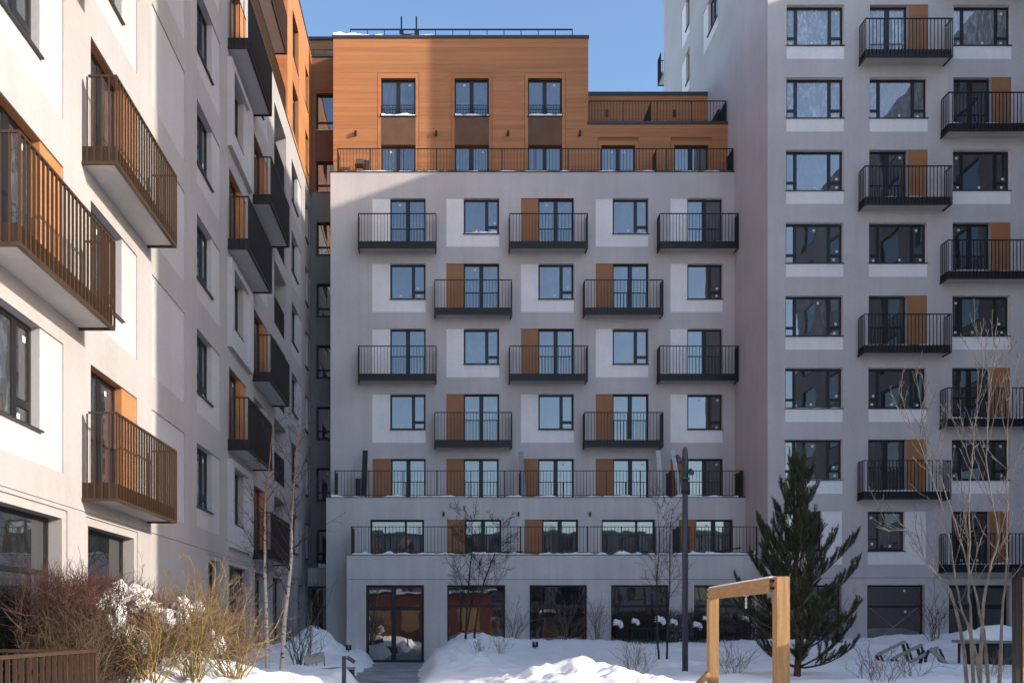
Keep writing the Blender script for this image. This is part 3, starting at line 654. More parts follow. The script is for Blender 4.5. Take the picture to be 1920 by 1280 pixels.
# its penthouse
YS = 36.45; hl = []
w = Wall(PL, YS, YK, ZM + .03, ZR)
for (a, e, z0, z1) in [(37.7, 39.3, 26.0, 27.9), (37.7, 39.3, 22.75, 24.9), (41.2, 42.1, 26.0, 27.7), (41.2, 42.1, 23.0, 24.7)]:
    w.hole(a, e, z0, z1, .26); window(PL, a, e, z0, z1, 'cw', B3, d=.14); hl.append((a, e, z0 - .04, z1))
hl.append((37.7, 39.3, 24.9, 26.0)); MB().pbox(PL, 37.72, 39.28, 24.92, 25.95, 0, -.01).build('spandrel_panel', 'orangep', B3)
ex = MB(); ex.quad((XW, YS, ZM), (XW - 11, YS, ZM), (XW - 11, YS, ZR), (XW, YS, ZR)); ex.quad((XW, YS, ZR), (XW, YK + 1, ZR), (XW - 11, YK + 1, ZR), (XW - 11, YS, ZR))
ex.quad((XW - 1.6, 1, ZM), (XW - 1.6, YS, ZM), (XW - 1.6, YS, ZR), (XW - 1.6, 1, ZR)); ex.quad((XW - 1.6, 1, ZR), (XW - 1.6, YS, ZR), (XW - 11, YS, ZR), (XW - 11, 1, ZR))
w.build('wall', 'orangep', B3, ex)
boards(PL, YS + .03, YK, ZM + .05, ZR, hl, B3); boards(front(YS), XW - 1.6, XW - .03, ZM + .05, ZR, [], B3)
MB().pbox(PL, YS - .05, YK, ZR, ZR + .1, .3, -.06).build('coping', 'coping', B3)
railing(PL, 1.1, YS - .05, ZM + .05, ZM + 1.15, B3, 'bronze', d=.06, pitch=.13)
for (b0, b1) in ((32.2, 35.6), (24.5, 28)): balcony(east(XW - .55), b0, b1, 27.1, .7, B3, 'bronze')

# ------------------------------------------------------------------ right tower
YT = 36.64; PT = front(YT); ZT = 41.5; XTR = 26.0; YTB = 53.9
B4 = thing('apartment_building', 'tall grey tower with chequered black balconies and triple windows over white strips', 'building', (19, 40, 0))
w = Wall(PT, XR, XTR, -.05, ZT); w.hole(XR, XTR, 3.572, 3.598, .022)
rows = [9.2 - 136, 9.2, 145.3, 281, 417.3, 553.9, 689.3, 823.5, 958]
C1, C2, C3 = (1475, 1583), (1631, 1740), (1788, 1896)
for r, ty in enumerate([9.2 - 136 * k for k in range(4, 0, -1)] + rows[1:]):
    r -= 4; zt = PZ(ty, YT); zs = zt - 1.67
    dx = -(r if r > 0 else 0) * .55
    for c, (a, e) in enumerate((C1, C2, C3)):
        a, e = PX(a + dx, YT), PX(e + dx, YT)
        if r == 7 and c < 2:
            q = PX(1697 + (0 if c else -156), YT); a = PX(1627 + (0 if c else -156), YT)
            cell(w, B4, (a, e, zt - 2.2, zt), (a, q, zt - 1.63, zt), 'sw', 'white', mw=.08)
        elif c == 1 and r % 2 == 0 or c == 2 and r % 2 == 1:
            q = a + (e - a) * .66
            pw = (a, e, zt - 2.2, zt)
            w.hole(a, q, zt - 2.2, zt, .26); MB().pbox(PT, q + .002, e, zt - 2.2, zt, .0, -.012).build('panel', 'orangep', B4)
            window(PT, a, q, zt - 2.2, zt, 'door', B4, sill=False, name='balcony_door', gl='glassf' if r <= 0 else 'glassc')
            y2 = YT - .62; b0 = PX((1622.7 if c == 1 else 1779) + dx, y2)
            balcony(PT, b0, b0 + 3.55, zt, .62, B4, snow=.13 if r > -1 else 0)
        else:
            wd = cell(w, B4, (a, e, zt - 2.24, zt), (a, e, zs, zt), 'tw', 'white', pd=.012, mw=.125, gl='glassf' if r <= 1 else ('glassc' if c or r > 4 else 'glass'))
            if (r, c) in ((4, 0), (5, 0), (2, 0), (6, 0)): ledge_snow(PT, a, e - .1, zs - .006, -.02, .15, wd, .035, r)
zt = PZ(1096, YT)
for i, (a, e) in enumerate([(1470, 1578), (1626, 1734), (1779, 1893)]):
    a, e = PX(a, YT), PX(e, YT); w.hole(a, e, .3, zt, .28)
    wd = window(PT, a, e, .3, zt, 'entry' if i == 2 else 'shop', B4, gl='glassd', d=.2, fw=.07, sill=False, stickers=(i > 0), name='shop_window')
    if i < 2:
        t = MB(); t.bar(PT(a + .2, .75, .222), PT(e - .15, zt - .9, .222), .045, .004); t.bar(PT(a + .15, zt - .9, .218), PT(e - .2, .75, .218), .045, .004); t.build('tape_cross', 'palewood', wd)
ex = MB(); ex.quad((XR, YT, ZT), (XTR, YT, ZT), (XTR, YTB, ZT), (XR, YTB, ZT))
w.build('wall', 'grey', B4, ex)
MB().pbox(PT, XR, XTR, 3.57, 3.60, .02, .03).build('groove_trim', 'linkgrey', B4)
PS = west(XR); w = Wall(PS, YT, YTB, -.05, ZT)
for zs in (25.5, 28.5, 31.5, 34.5, 37.5):
    if zs > 30: cell(w, B4, (43.35, 45.8, zs - .55, zs + 1.67), (43.35, 45.0, zs, zs + 1.67), 'cw', 'white')
    cell(w, B4, (48.3, 49.95, zs - .55, zs + 1.67), (48.3, 49.1, zs, zs + 1.67), 'one', 'white')
w.build('wall', 'grey', B4)
mb = MB(); mb.quad((XR, YTB, 0), (XTR, YTB, 0), (XTR, YTB, ZT), (XR, YTB, ZT)); mb.build('wall', 'grey', B4)
for z in (26.6, 29.6, 32.6, 35.6): balcony(north(YTB), XR - .17, XR + 2.2, z + 1.9, .9, B4)

# ------------------------------------------------------------------ buildings outside the frame that shade the court and show in the glass
B5 = thing('apartment_building', 'brown clad apartment wing standing at a right angle to the tower, towards the street', 'building', (32, 22, 0))
XE = 26.02; PE = west(XE); HE = 31.65; YE0 = 8.1; w = Wall(PE, YE0, YT + .3, -.05, HE)
for k in range(9):
    for j in range(7):
        y0 = YE0 + 1.5 + j * 3.8; zt = 6.4 + 3 * k
        w.hole(y0, y0 + 2.0, zt - 1.9, zt, .2); window(PE, y0, y0 + 2.0, zt - 1.9, zt, 'one', B5, gl='glassd', stickers=False, d=.1)
ex = MB()
ex.quad((XE, YE0, -.05), (XE + 15, YE0, -.05), (XE + 15, YE0, HE), (XE, YE0, HE)); ex.quad((XE + 15, YE0, -.05), (XE + 15, YTB, -.05), (XE + 15, YTB, HE), (XE + 15, YE0, HE)); ex.quad((XE, YE0, HE), (XE + 15, YE0, HE), (XE + 15, YTB, HE), (XE, YTB, HE))
w.build('wall', 'linkgrey', B5, ex)
B6 = thing('apartment_building', 'low brown block closing the court behind the street path', 'building', (-5, -40, 0))
HN = 13.5; PN = north(-34); w = Wall(PN, -45, 75, -.05, HN)
for k in range(4):
    for j in range(28):
        u = -43 + j * 4.1; zt = 3.2 + 3.2 * k; w.hole(u, u + 2.2, zt - 1.9, zt, .2); window(PN, u, u + 2.2, zt - 1.9, zt, 'one', B6, gl='glassd', stickers=False, d=.1)
ex = MB(); ex.quad((-45, -34, HN), (75, -34, HN), (75, -48, HN), (-45, -48, HN)); ex.quad((-45, -48, 0), (75, -48, 0), (75, -48, HN), (-45, -48, HN))
ex.quad((-45, -34, 0), (-45, -48, 0), (-45, -48, HN), (-45, -34, HN)); ex.quad((75, -34, 0), (75, -48, 0), (75, -48, HN), (75, -34, HN))
w.build('wall', 'linkgrey', B6, ex)
# ------------------------------------------------------------------ vegetation
def walk(p, d, L, segs, wob, rng, up=0.0):
    pts = [Vector(p)]; d = Vector(d).normalized()
    for i in range(segs):
        d = (d + Vector((rng.gauss(0, wob), rng.gauss(0, wob), rng.gauss(0, wob) + up))).normalized()
        pts.append(pts[-1] + d * (L / segs))
    return pts
def taper(r0, r1, n): return [r0 + (r1 - r0) * i / (n - 1) for i in range(n)]
def grow(mb, pts, r0, lvl, rng, kids, kl, ang, mi=0, start=.25, wob=.12, up=.04, rmin=.0022, kr=.5, sides=(6, 4, 3, 3)):
    """a stem along pts with side shoots, recursively"""
    n = len(pts); L = sum((pts[i + 1] - pts[i]).length for i in range(n - 1))
    mb.tube(pts, taper(r0, max(rmin, r0 * .22), n), sides[min(3, 3 - lvl)] if lvl < 3 else 6, mi)
    if lvl <= 0: return
    k = kids[0]
    for i in range(k):
        t = start + (1 - start) * (i + rng.random()) / k
        f = t * (n - 1); j = min(int(f), n - 2); p = pts[j].lerp(pts[j + 1], f - j); d = (pts[j + 1] - pts[j]).normalized()
        a = rng.uniform(0, 2 * math.pi); o = d.orthogonal().normalized(); o = Matrix.Rotation(a, 3, d) @ o
        th = math.radians(rng.uniform(*ang)); nd = d * math.cos(th) + o * math.sin(th)
        l = L * kl * rng.uniform(.55, 1.1) * (1.15 - .75 * t)
        r = max(rmin, r0 * (1 - .78 * t) * kr)
        grow(mb, walk(p, nd, l, 5 if lvl > 1 else 4, wob, rng, up), r, lvl - 1, rng, kids[1:] or [3], kl, ang, mi, .2, wob, up, rmin, kr, sides)
def base_z(X, Y): return snow_h(X, Y)

def bare_tree(label, X, Y, stems, seed, bark, kids, kl=.45, ang=(25, 50), r0=.035, cat='tree', group=None, twig=None, lvl=3, name='bare_tree', rmin=.0025, up=.05, pw=1.0):
    """stems: lists of (px, py, dy) traced on the photo at the tree's own distance"""
    rng = random.Random(seed); z0 = base_z(X, Y)
    t = thing(name, label, cat, (X, Y, z0), group); tr = MB(); cr = MB()
    for s in stems:
        pts = [Vector((PX(a, Y + q), Y + q, PZ(b, Y + q))) for a, b, q in s]
        pts[0].z = min(pts[0].z, z0 - .1)
        fine = []; pts = [pts[0]] + pts + [pts[-1]]
        for i in range(1, len(pts) - 2):
            a_, b_, c_, d_ = pts[i - 1:i + 3]
            for j in range(5):
                u = j / 5; q = .5 * (2 * b_ + (c_ - a_) * u + (2 * a_ - 5 * b_ + 4 * c_ - d_) * u * u + (3 * b_ - a_ - 3 * c_ + d_) * u ** 3)
                fine.append(q + Vector((rng.gauss(0, .006), rng.gauss(0, .006), 0)))
        fine.append(pts[-1]); n = len(fine)
        tr.tube(fine, [rmin + r0 * (.75 * (1 - i / (n - 1)) ** pw + .25 * (1 - i / (n - 1))) for i in range(n)], 7)
        k = kids[0]; L = (fine[-1] - fine[0]).length
        for i in range(k):
            f = (.3 + .7 * (i + rng.random()) / k) * (n - 1.01); j = int(f); p = fine[j]; d = (fine[j + 1] - fine[j]).normalized()
            o = Matrix.Rotation(rng.uniform(0, 6.28), 3, d) @ d.orthogonal().normalized(); th = math.radians(rng.uniform(*ang))
            grow(cr, walk(p, d * math.cos(th) + o * math.sin(th), L * kl * rng.uniform(.5, 1.1) * (1.2 - .85 * f / n), 6, .10, rng, up), max(rmin, r0 * .36 * (1.1 - f / n) ** min(pw, 1.5)) if pw < 2 else rng.uniform(.003, .0055), lvl - 1, rng, kids[1:], kl, ang, 0, .2, .11, up * .6, rmin)
    tr.build('trunk', bark, t, True); cr.build('crown', twig or bark, t, True)
    return t
bare_tree('slender birch with black flecked bark, left one of the pair by the pale wing', -4.70, 23.5, [[(502, 1262, 0), (499, 1150, 0), (497, 1050, 0), (497, 960, 0), (506, 860, 0), (513, 790, 0)]], 3, 'birch', [30, 9, 5], .28, (30, 60), .062, 'birch', 'birches', 'birdark', name='birch_tree', up=.02)
bare_tree('slender birch with black flecked bark, right one of the pair, leaning towards the middle block', -4.25, 23.3, [[(528, 1265, 0), (534, 1160, 0), (546, 1050, 0), (548, 960, 0), (555, 860, 0), (563, 770, 0)]], 4, 'birch', [32, 9, 5], .29, (30, 60), .066, 'birch', 'birches', 'birdark', name='birch_tree', up=.02)
bare_tree('small bare tree with upswept twigs on the snow bank beside the glass entrance', .9, 32.5, [[(872, 1215, 0), (875, 1150, 0), (880, 1080, 0), (885, 1020, 0), (884, 965, 0)], [(887, 1222, -.3), (893, 1160, -.3), (908, 1090, -.3), (930, 1030, -.3), (938, 985, -.3)]], 5, 'bark', [18, 9, 6], .50, (25, 55), .045, twig='bark', rmin=.0045)
bare_tree('thin two stemmed bare sapling beside the tall lamp post', 6.6, 27.5, [[(1236, 1250, 0), (1232, 1170, 0), (1231, 1090, 0), (1236, 1020, 0), (1233, 950, 0)], [(1250, 1245, .2), (1252, 1160, .2), (1256, 1080, .2), (1256, 1000, .2), (1262, 950, .2)]], 6, 'bark', [15, 8, 5], .42, (25, 52), .035, rmin=.003)
bare_tree('pale barked multi stemmed bare tree in front of the tower', 6.1, 10.0, [
    [(1828, 1340, 0), (1822, 1200, 0), (1818, 1090, 0), (1820, 900, 0), (1828, 800, 0), (1842, 690, 0), (1838, 605, 0)],
    [(1850, 1340, .1), (1830, 1230, .1), (1800, 1130, .1), (1782, 1020, .1), (1750, 900, .1), (1705, 790, .1), (1690, 738, .1)],
    [(1872, 1340, -.1), (1878, 1180, -.1), (1888, 1050, -.1), (1887, 880, -.1), (1893, 750, -.1), (1911, 660, -.1)],
    [(1858, 1340, .2), (1845, 1180, .2), (1810, 1040, .2), (1765, 900, .2), (1735, 820, .2), (1717, 690, .2)],
    [(1822, 1300, .3), (1790, 1130, .3), (1740, 1060, .3), (1715, 1000, .3), (1668, 988, .3), (1640, 935, .3)],
    [(1833, 1320, -.3), (1845, 1130, -.3), (1870, 1010, -.3), (1850, 860, -.3), (1855, 740, -.3), (1870, 640, -.3)]], 8, 'barkpale', [17, 4], .25, (18, 42), .027, lvl=2, rmin=.003, up=.10, pw=4.5)

def pine(X, Y, H, label):
    rng = random.Random(21); z0 = base_z(X, Y) - .1; t = thing('pine_tree', label, 'pine', (X, Y, z0))
    tr = MB(); lm = MB(); nd = MB(); pts = [Vector((X + .03 * math.sin(i), Y, z0 + H * i / 10)) for i in range(11)]
    tr.tube(pts, taper(.085, .012, 11), 8)
    def shoot(a, b, dens=340, nl=.072):
        d = (b - a); L = d.length; d.normalize(); o = d.orthogonal().normalized()
        for i in range(int(dens * L) + 8):
            p = a.lerp(b, (i + rng.random()) / (dens * L + 8)); s = Matrix.Rotation(rng.uniform(0, 6.28), 3, d) @ o
            q = (d * rng.uniform(.55, 1.0) + s * rng.uniform(.6, .95)).normalized() * nl * rng.uniform(.75, 1.2); w = d.cross(q).normalized() * .0048
            k = len(nd.v); nd.v += [tuple(p - w), tuple(p + w), tuple(p + q)]; nd.f.append((k, k + 1, k + 2)); nd.m.append(0)
    nw = 13
    for w in range(nw):
        f = .06 + .86 * (w / (nw - 1)); z = z0 + H * f
        R_ = (1.85 * (1 - f) ** .72 if f > .25 else 1.55) + .12
        nb = 6 if f < .6 else 5
        for b in range(nb):
            a = 6.28 * (b + rng.random() * .6) / nb + w * 1.1; L = R_ * rng.uniform(.5, 1.22)
            el = math.radians(6 + 48 * f + rng.uniform(-7, 7)); d = Vector((math.cos(a) * math.cos(el), math.sin(a) * math.cos(el), math.sin(el)))
            bp = walk((X, Y, z), d, L, 7, .06, rng, .11); lm.tube(bp, taper(.022 * (1.1 - f) + .006, .006, 8), 5)
            ns = max(5, int(L / .085))
            for s in range(ns):
                g_ = .28 + .72 * (s + rng.random()) / ns; i = min(int(g_ * 7), 6); p = bp[i].lerp(bp[i + 1], g_ * 7 - i); dd = (bp[i + 1] - bp[i]).normalized()
                side = Vector((-dd.y, dd.x, 0)).normalized() * (1 if s % 2 else -1)
                v = (dd * rng.uniform(.5, .9) + side * rng.uniform(.3, .9) + Vector((0, 0, rng.uniform(.3, .9) + f * .7))).normalized()
                l = rng.uniform(.26, .5) * (1.1 - .3 * g_); e = p + v * l
                lm.tube([p, p.lerp(e, .5), e], [.006, .005, .004], 3); shoot(p.lerp(e, .1), e)
                if rng.random() < .85:
                    v2 = (v + side * rng.uniform(-.8, .8) + Vector((0, 0, .35))).normalized(); e2 = p.lerp(e, .4) + v2 * l * .65; shoot(p.lerp(e, .4), e2)
            tip = bp[-1] + (bp[-1] - bp[-2]).normalized() * .16 + Vector((0, 0, .16 + .12 * f)); shoot(bp[-3], bp[-1]); shoot(bp[-1], tip)
    top = pts[-1]
    shoot(pts[9], top, 200); shoot(top, top + Vector((0, 0, .22)), 230)
    for b in range(5): a = 6.28 * b / 5; e = top + Vector((math.cos(a) * .14, math.sin(a) * .14, .20)); shoot(top, e, 220)
    tr.build('trunk', 'pinebark', t, True); lm.build('limbs', 'pinebark', t, True); nd.build('crown', 'needle', t)
pine(7.98, 20.0, 4.75, 'young dark green pine with upright candles behind the timber swing frame')

def shrub(label, X, Y, n, H, spread, seed, mt, group=None, kids=(6, 3), r=.011, lvl=2, name='shrub', lean=(0, 0), cat='shrub', ang=(18, 45), kl=.42, twig=None):
    rng = random.Random(seed); z0 = base_z(X, Y) - .08; t = thing(name, label, cat, (X, Y, z0), group); st = MB(); tw = MB()
    for i in range(n):
        a = rng.uniform(0, 6.28); q = rng.random() ** .6; d = Vector((math.cos(a) * q * spread + lean[0], math.sin(a) * q * spread + lean[1], 1))
        pts = walk((X + math.cos(a) * .18 * q, Y + math.sin(a) * .18 * q, z0), d, H * rng.uniform(.5, 1.08), 10, .16, rng, .03)
        r0 = r * rng.uniform(.6, 1.25); st.tube(pts, taper(r0, .004, 11), 5); L = H
        for j in range(kids[0]):
            f = 2.5 + 7.4 * (j + rng.random()) / kids[0]; k = min(int(f), 9); p = pts[k].lerp(pts[k + 1], f - k); dd = (pts[k + 1] - pts[k]).normalized()
            o = Matrix.Rotation(rng.uniform(0, 6.28), 3, dd) @ dd.orthogonal().normalized(); th = math.radians(rng.uniform(*ang))
            grow(tw, walk(p, dd * math.cos(th) + o * math.sin(th), L * kl * rng.uniform(.3, .9) * (1.2 - .07 * f), 5, .2, rng, .05), max(.0022, r0 * .45), lvl - 1, rng, [kids[1], 2], kl, ang, 0, .2, .15, .05, .0020)
    st.build('stems', mt, t, True)['kind'] = 'stuff'; tw.build('twigs', twig or mt, t, True)['kind'] = 'stuff'
    return t
shrub('loose yellow green stemmed shrub at the end of the brown fence', -4.75, 14.3, 24, 1.8, .6, 31, 'ystem', 'yellow stemmed shrubs', (12, 5), .013, twig='ytwig', ang=(25, 60))
shrub('tall yellow green stemmed shrub in front of the snow laden hedge', -4.35, 15.3, 26, 2.3, .5, 32, 'ystem', 'yellow stemmed shrubs', (12, 5), .014, twig='ytwig', ang=(25, 60))
shrub('wide spreading yellow green stemmed shrub on the sunlit snow bank', -3.75, 15.9, 26, 1.8, .7, 33, 'ystem', 'yellow stemmed shrubs', (12, 5), .012, twig='ytwig', ang=(25, 60))
shrub('yellow green stemmed shrub against the hedge end near the birches', -4.55, 17.4, 24, 1.9, .6, 34, 'ystem', 'yellow stemmed shrubs', (12, 5), .012, twig='ytwig', ang=(25, 60))
shrub('olive brown many stemmed shrub at the foot of the birches', -4.15, 25.6, 20, 2.3, .38, 35, 'barkgrey', None, (5, 3), .016)
shrub('dark thin shrub on the snow heap by the recessed glass door', -5.0, 34.6, 14, 2.2, .5, 36, 'bark', None, (6, 3), .012)
for i, (X, Y, H, lb) in enumerate([(2.75, 35.6, 1.9, 'brown upright shrub in front of the second shop window'), (4.9, 35.8, 2.0, 'brown upright shrub in front of the third shop window'), (6.3, 36.1, 2.1, 'pale brown bushy shrub against the pier after the third shop window'), (11.9, 34.8, 2.0, 'spindly shrub behind the timber swing frame by the last shop window'), (14.9, 33.5, 2.3, 'twiggy shrub against the tower wall beside the pine'), (18.3, 33.0, 2.4, 'dark twiggy shrub on the pier between the tower shop windows')]):
    shrub(lb, X, Y, 16, H, .4, 50 + i, 'barkgrey' if i < 3 else 'bark', 'shrubs along the shop fronts', (7, 4), .011)
for i, (X, Y, lb) in enumerate([(4.3, 19.8, 'dry weed stalks in shade behind the sunlit snow mound'), (6.9, 21.2, 'dry weed stalks to the right of the lamp post foot'), (5.6, 26.0, 'dry weed stalks at the foot of the two stemmed sapling'), (8.9, 18.5, 'dry weed stalks around the pine trunk'), (10.2, 19.3, 'dry weed stalks between the pine and the tilted bench frames'), (11.5, 18.6, 'dry weed stalks in front of the tilted bench frames'), (1.1, 27.0, 'dry weed tuft low on the snow bank by the entrance path'), (2.0, 30.5, 'dry weed stalks below the small bare tree'), (7.9, 23.8, 'dry weed stalks seen through the timber frame'), (8.2, 16.5, 'dry weed stalks at the shaded foot of the pale barked tree')]):
    shrub(lb, X, Y, 15, .85 if i != 6 else .5, .55, 80 + i, 'straw' if i % 3 else 'barkgrey', 'dry weeds sticking out of the snow', (4, 2), .0045, 2, 'dry_weed', cat='weed')

def hedge(label, x0, x1, y0, y1, h0, h1, n, seed, mats, name='hedge', zb=None, r=.0038, lean=0.0):
    rng = random.Random(seed); t = thing(name, label, 'hedge', ((x0 + x1) / 2, (y0 + y1) / 2, .2)); A, B = MB(), MB()
    for i in range(n):
        Y = rng.uniform(y0, y1); f = (Y - y0) / (y1 - y0); h = h0 + (h1 - h0) * f; h *= 1 + .12 * noise.noise(Vector((Y * 1.3, seed, 0)))
        X = rng.uniform(x0, x1); g = rng.random() ** .75; z = .35 + (h - .35) * g; tip = g > .72
        bulge = 1 - .25 * (g - .6) ** 2; X = (x0 + x1) / 2 + (X - (x0 + x1) / 2) * bulge
        d = Vector((rng.gauss(0, .65) + lean, rng.gauss(0, .65), rng.uniform(.15, 1.3)))
        p = walk((X, Y, z - .15), d, rng.uniform(.22, .55), 3, .22, rng, .06)
        rr = r * rng.uniform(.6, 1.4) * (1.5 if g < .4 else 1)
        (B if tip else A).tube(p, taper(rr, .0018, 4), 3)
        if rng.random() < .6: (B if tip else A).tube(walk(p[1], d + Vector((rng.gauss(0, .8), rng.gauss(0, .8), 0)), rng.uniform(.1, .3), 2, .2, rng), [rr * .6, rr * .5, .0016], 3)
    for i in range(int((y1 - y0) * 14)):
        Y = rng.uniform(y0, y1); X = rng.uniform(x0, x1); A.tube(walk((X, Y, .1), (rng.gauss(0, .18), rng.gauss(0, .18), 1), (h0 + h1) / 2 * .85, 7, .09, rng), taper(.012, .004, 8), 4)
    A.build('stems', mats[0], t)['kind'] = 'stuff'; B.build('twig_tips', mats[1], t)['kind'] = 'stuff'
    return t
hedge('dense clipped brown hedge with reddish tips below the sunlit ground floor windows', -6.3, -5.15, 12.9, 17.2, 2.45, 2.15, 9500, 61, ('hedge', 'hedgetop'), lean=.1)
hedge('thinner brown hedge running on from the clipped one towards the birches', -6.25, -5.3, 17.2, 22.5, 2.0, 1.75, 5200, 62, ('hedge', 'hedge'))
hedge('low dark hedge with snow lumps under the shop windows behind the lamp post', 7.2, 11.3, 35.4, 36.6, 2.15, 2.15, 4200, 63, ('bark', 'bark'), r=.007)
hedge('low dark hedge along the tower foot behind the pine', 11.6, 14.6, 34.6, 35.6, 1.9, 1.9, 1800, 64, ('bark', 'bark'), r=.007)
# snow caught in the hedges
def clump(label, blobs, group='snow lumps caught in the hedges'):
    mb = MB(); c = Vector(blobs[0][0])
    for i, (p, r) in enumerate(blobs): mb.blob(p, r, seed=p[1] * 3.7 + i, n=14, rough=.95, fr=2.3)
    o = mb.build('snow_lump', 'snowfine', None, True); o.data.transform(Matrix.Translation(-c)); o.location = c
    return tag(o, label, 'snow', group)
clump('big slab of snow slumped over the clipped brown hedge', [((-5.55, 14.6, 2.0), (.24, .32, .17)), ((-5.45, 15.3, 2.12), (.27, .40, .20)), ((-5.35, 14.5, 1.74), (.12, .20, .24)), ((-5.40, 15.9, 1.96), (.22, .30, .12)), ((-5.3, 16.5, 1.88), (.2, .32, .10)), ((-5.27, 14.75, 1.52), (.09, .14, .12))])
for i, (px, py, Y, r, lb) in enumerate([(342, 1135, 17.0, .14, 'small snow lump high in the thinner brown hedge'), (312, 1163, 15.6, .12, 'snow lump among the yellow stems nearest the brown fence'), (402, 1208, 16.6, .16, 'snow lump low among the yellow stems on the sunlit bank'), (266, 1202, 15.2, .12, 'narrow snow lump beside the fence end shrub'), (372, 1140, 18.0, .10, 'tiny snow lump at the top of the thinner hedge'), (345, 1165, 16.2, .10, 'tiny snow lump at mid height in the yellow stems')]):
    clump(lb, [((PX(px, Y), Y, PZ(py, Y)), (r, r * 1.1, r * 1.15)), ((PX(px, Y) + r * .6, Y, PZ(py, Y) - r * .3), (r * .7, r * .7, r * .6))])
for i, (px, py, r) in enumerate([(1157, 1166, .16), (1190, 1163, .13), (1236, 1160, .17), (1262, 1164, .12), (1306, 1170, .15), (1322, 1158, .10), (1396, 1158, .12), (1412, 1172, .1)]):
    clump('snow lump on the low dark hedge under the shop windows', [((PX(px, 35.2), 35.2, PZ(py, 35.2)), (r * .8, r * .7, r * .6)), ((PX(px, 35.2) + r, 35.2, PZ(py, 35.2) - r * .5), (r * .45, r * .5, r * .7))], 'snow lumps on the shop front hedge')

# ------------------------------------------------------------------ garden things
# brown railing of the ground floor terrace
fz = 1.305; fx = -5.05; t = thing('garden_fence', 'low brown metal slat fence at the foot of the hedge', 'fence', (fx - .7, 12, .4))
mb = MB(); mb.box(fx - .03, fx + .03, 6.0, 12.8, fz - .045, fz); mb.box(XW + .05, fx - .03, 12.77, 12.83, fz - .046, fz - .001); mb.build('top_rail', 'fence', t)
mb = MB(); mb.box(fx - .02, fx + .02, 6.0, 12.8, .42, .46); mb.box(XW + .05, fx - .02, 12.78, 12.82, .42, .46); mb.build('bottom_rail', 'fence', t)
sm1 = bar_mesh(.05, .014, fz - .045 - .46, 'fence'); y = 6.05
while y < 12.75: link('slat', sm1, t, (fx, y, .46)); y += .175
x = XW + .15; sm2 = bar_mesh(.014, .05, fz - .045 - .46, 'fence')
while x < fx - .05: link('slat', sm2, t, (x, 12.8, .46)); x += .175
for (x, y) in ((fx, 12.8), (fx, 9.4), (fx, 6.0)): MB().box(x - .032, x + .032, y - .032, y + .032, .0, fz - .05).build('post', 'fence', t)

# street lamp
lx, ly = PX(1284.5, 22), 22.0; lz = base_z(lx, ly); t = thing('street_lamp', 'tall dark graphite lamp post with small spotlights at its tapered head', 'lamp', (lx, ly, lz - .2))
MB().tube([(lx, ly, lz - .3), (lx, ly, 3.6), (lx, ly, 5.25)], [.074, .070, .066], 14).build('pole', 'lampgrey', t, True)
MB().tube([(lx, ly, 5.25), (lx, ly, 5.30), (lx, ly, 5.31), (lx, ly, 5.9), (lx, ly, 6.0), (lx, ly, 6.07)], [.1, .1, .074, .07, .06, .022], 14).build('head', 'lampgrey', t, True)
MB().tube([(lx, ly, 4.93), (lx, ly, 5.0)], [.098, .098], 14).build('collar', 'black', t, True)
for dx, z, dz in ((-.20, 5.76, -.10), (.13, 5.42, -.03)):
    s = MB(); s.bar((lx, ly - .05, z), (lx + dx * .7, ly - .08, z), .025); s.tube([(lx + dx, ly - .02, z + .07), (lx + dx * .9, ly - .12, z - .02), (lx + dx * .95, ly - .18, z + dz)], [.05, .062, .058], 10); s.build('spotlight', 'lampgrey', t, True)

# timber swing frame
t = thing('swing_frame', 'pale timber swing frame of two posts and a snow dusted beam', 'swing frame', (3.77, 11.2, .5))
n0, f0 = Vector((3.62, 9.5, 0)), Vector((3.92, 12.9, 0))
for p, h in ((n0, 2.172), (f0, 2.185)): MB().box(p.x - .068, p.x + .068, p.y - .068, p.y + .068, base_z(p.x, p.y) - .3, h).build('post', 'timber', t)
bm = MB(); bm.bar((n0.x - .055, n0.y + .07, 2.085), (f0.x - .045, f0.y - .07, 2.105), .09, .155); bm.build('beam', 'timberh', t)
sn = MB(); sn.bar((n0.x - .055, n0.y + .1, 2.172), (f0.x - .045, f0.y - .1, 2.192), .08, .018); sn.build('snow', 'snow', t)
for p, q in ((n0, .07), (f0, -.07)):
    for dz in (2.05, 2.13):
        for dy in (0.02, .06): MB().tube([(p.x - .068, p.y + (dy if q > 0 else -dy), dz), (p.x - .098, p.y + (dy if q > 0 else -dy), dz)], [.014, .014], 8).build('bolt', 'black', t)
MB().bar((f0.x - .08, f0.y - .05, .95), (f0.x - .62, f0.y - .3, .45), .07).build('brace', 'timber', t)
ch = MB(); hp = n0.lerp(f0, .38)
for i in range(4): z = 2.01 - i * .045; ch.tube([(hp.x - .05, hp.y, z + .02), (hp.x - .05 + .012, hp.y, z), (hp.x - .05, hp.y, z - .02), (hp.x - .062, hp.y, z), (hp.x - .05, hp.y, z + .02)], [.006] * 5, 5)
ch.box(hp.x - .075, hp.x - .025, hp.y - .03, hp.y + .03, 2.005, 2.03); ch.build('swing_hanger', 'palewood', t)

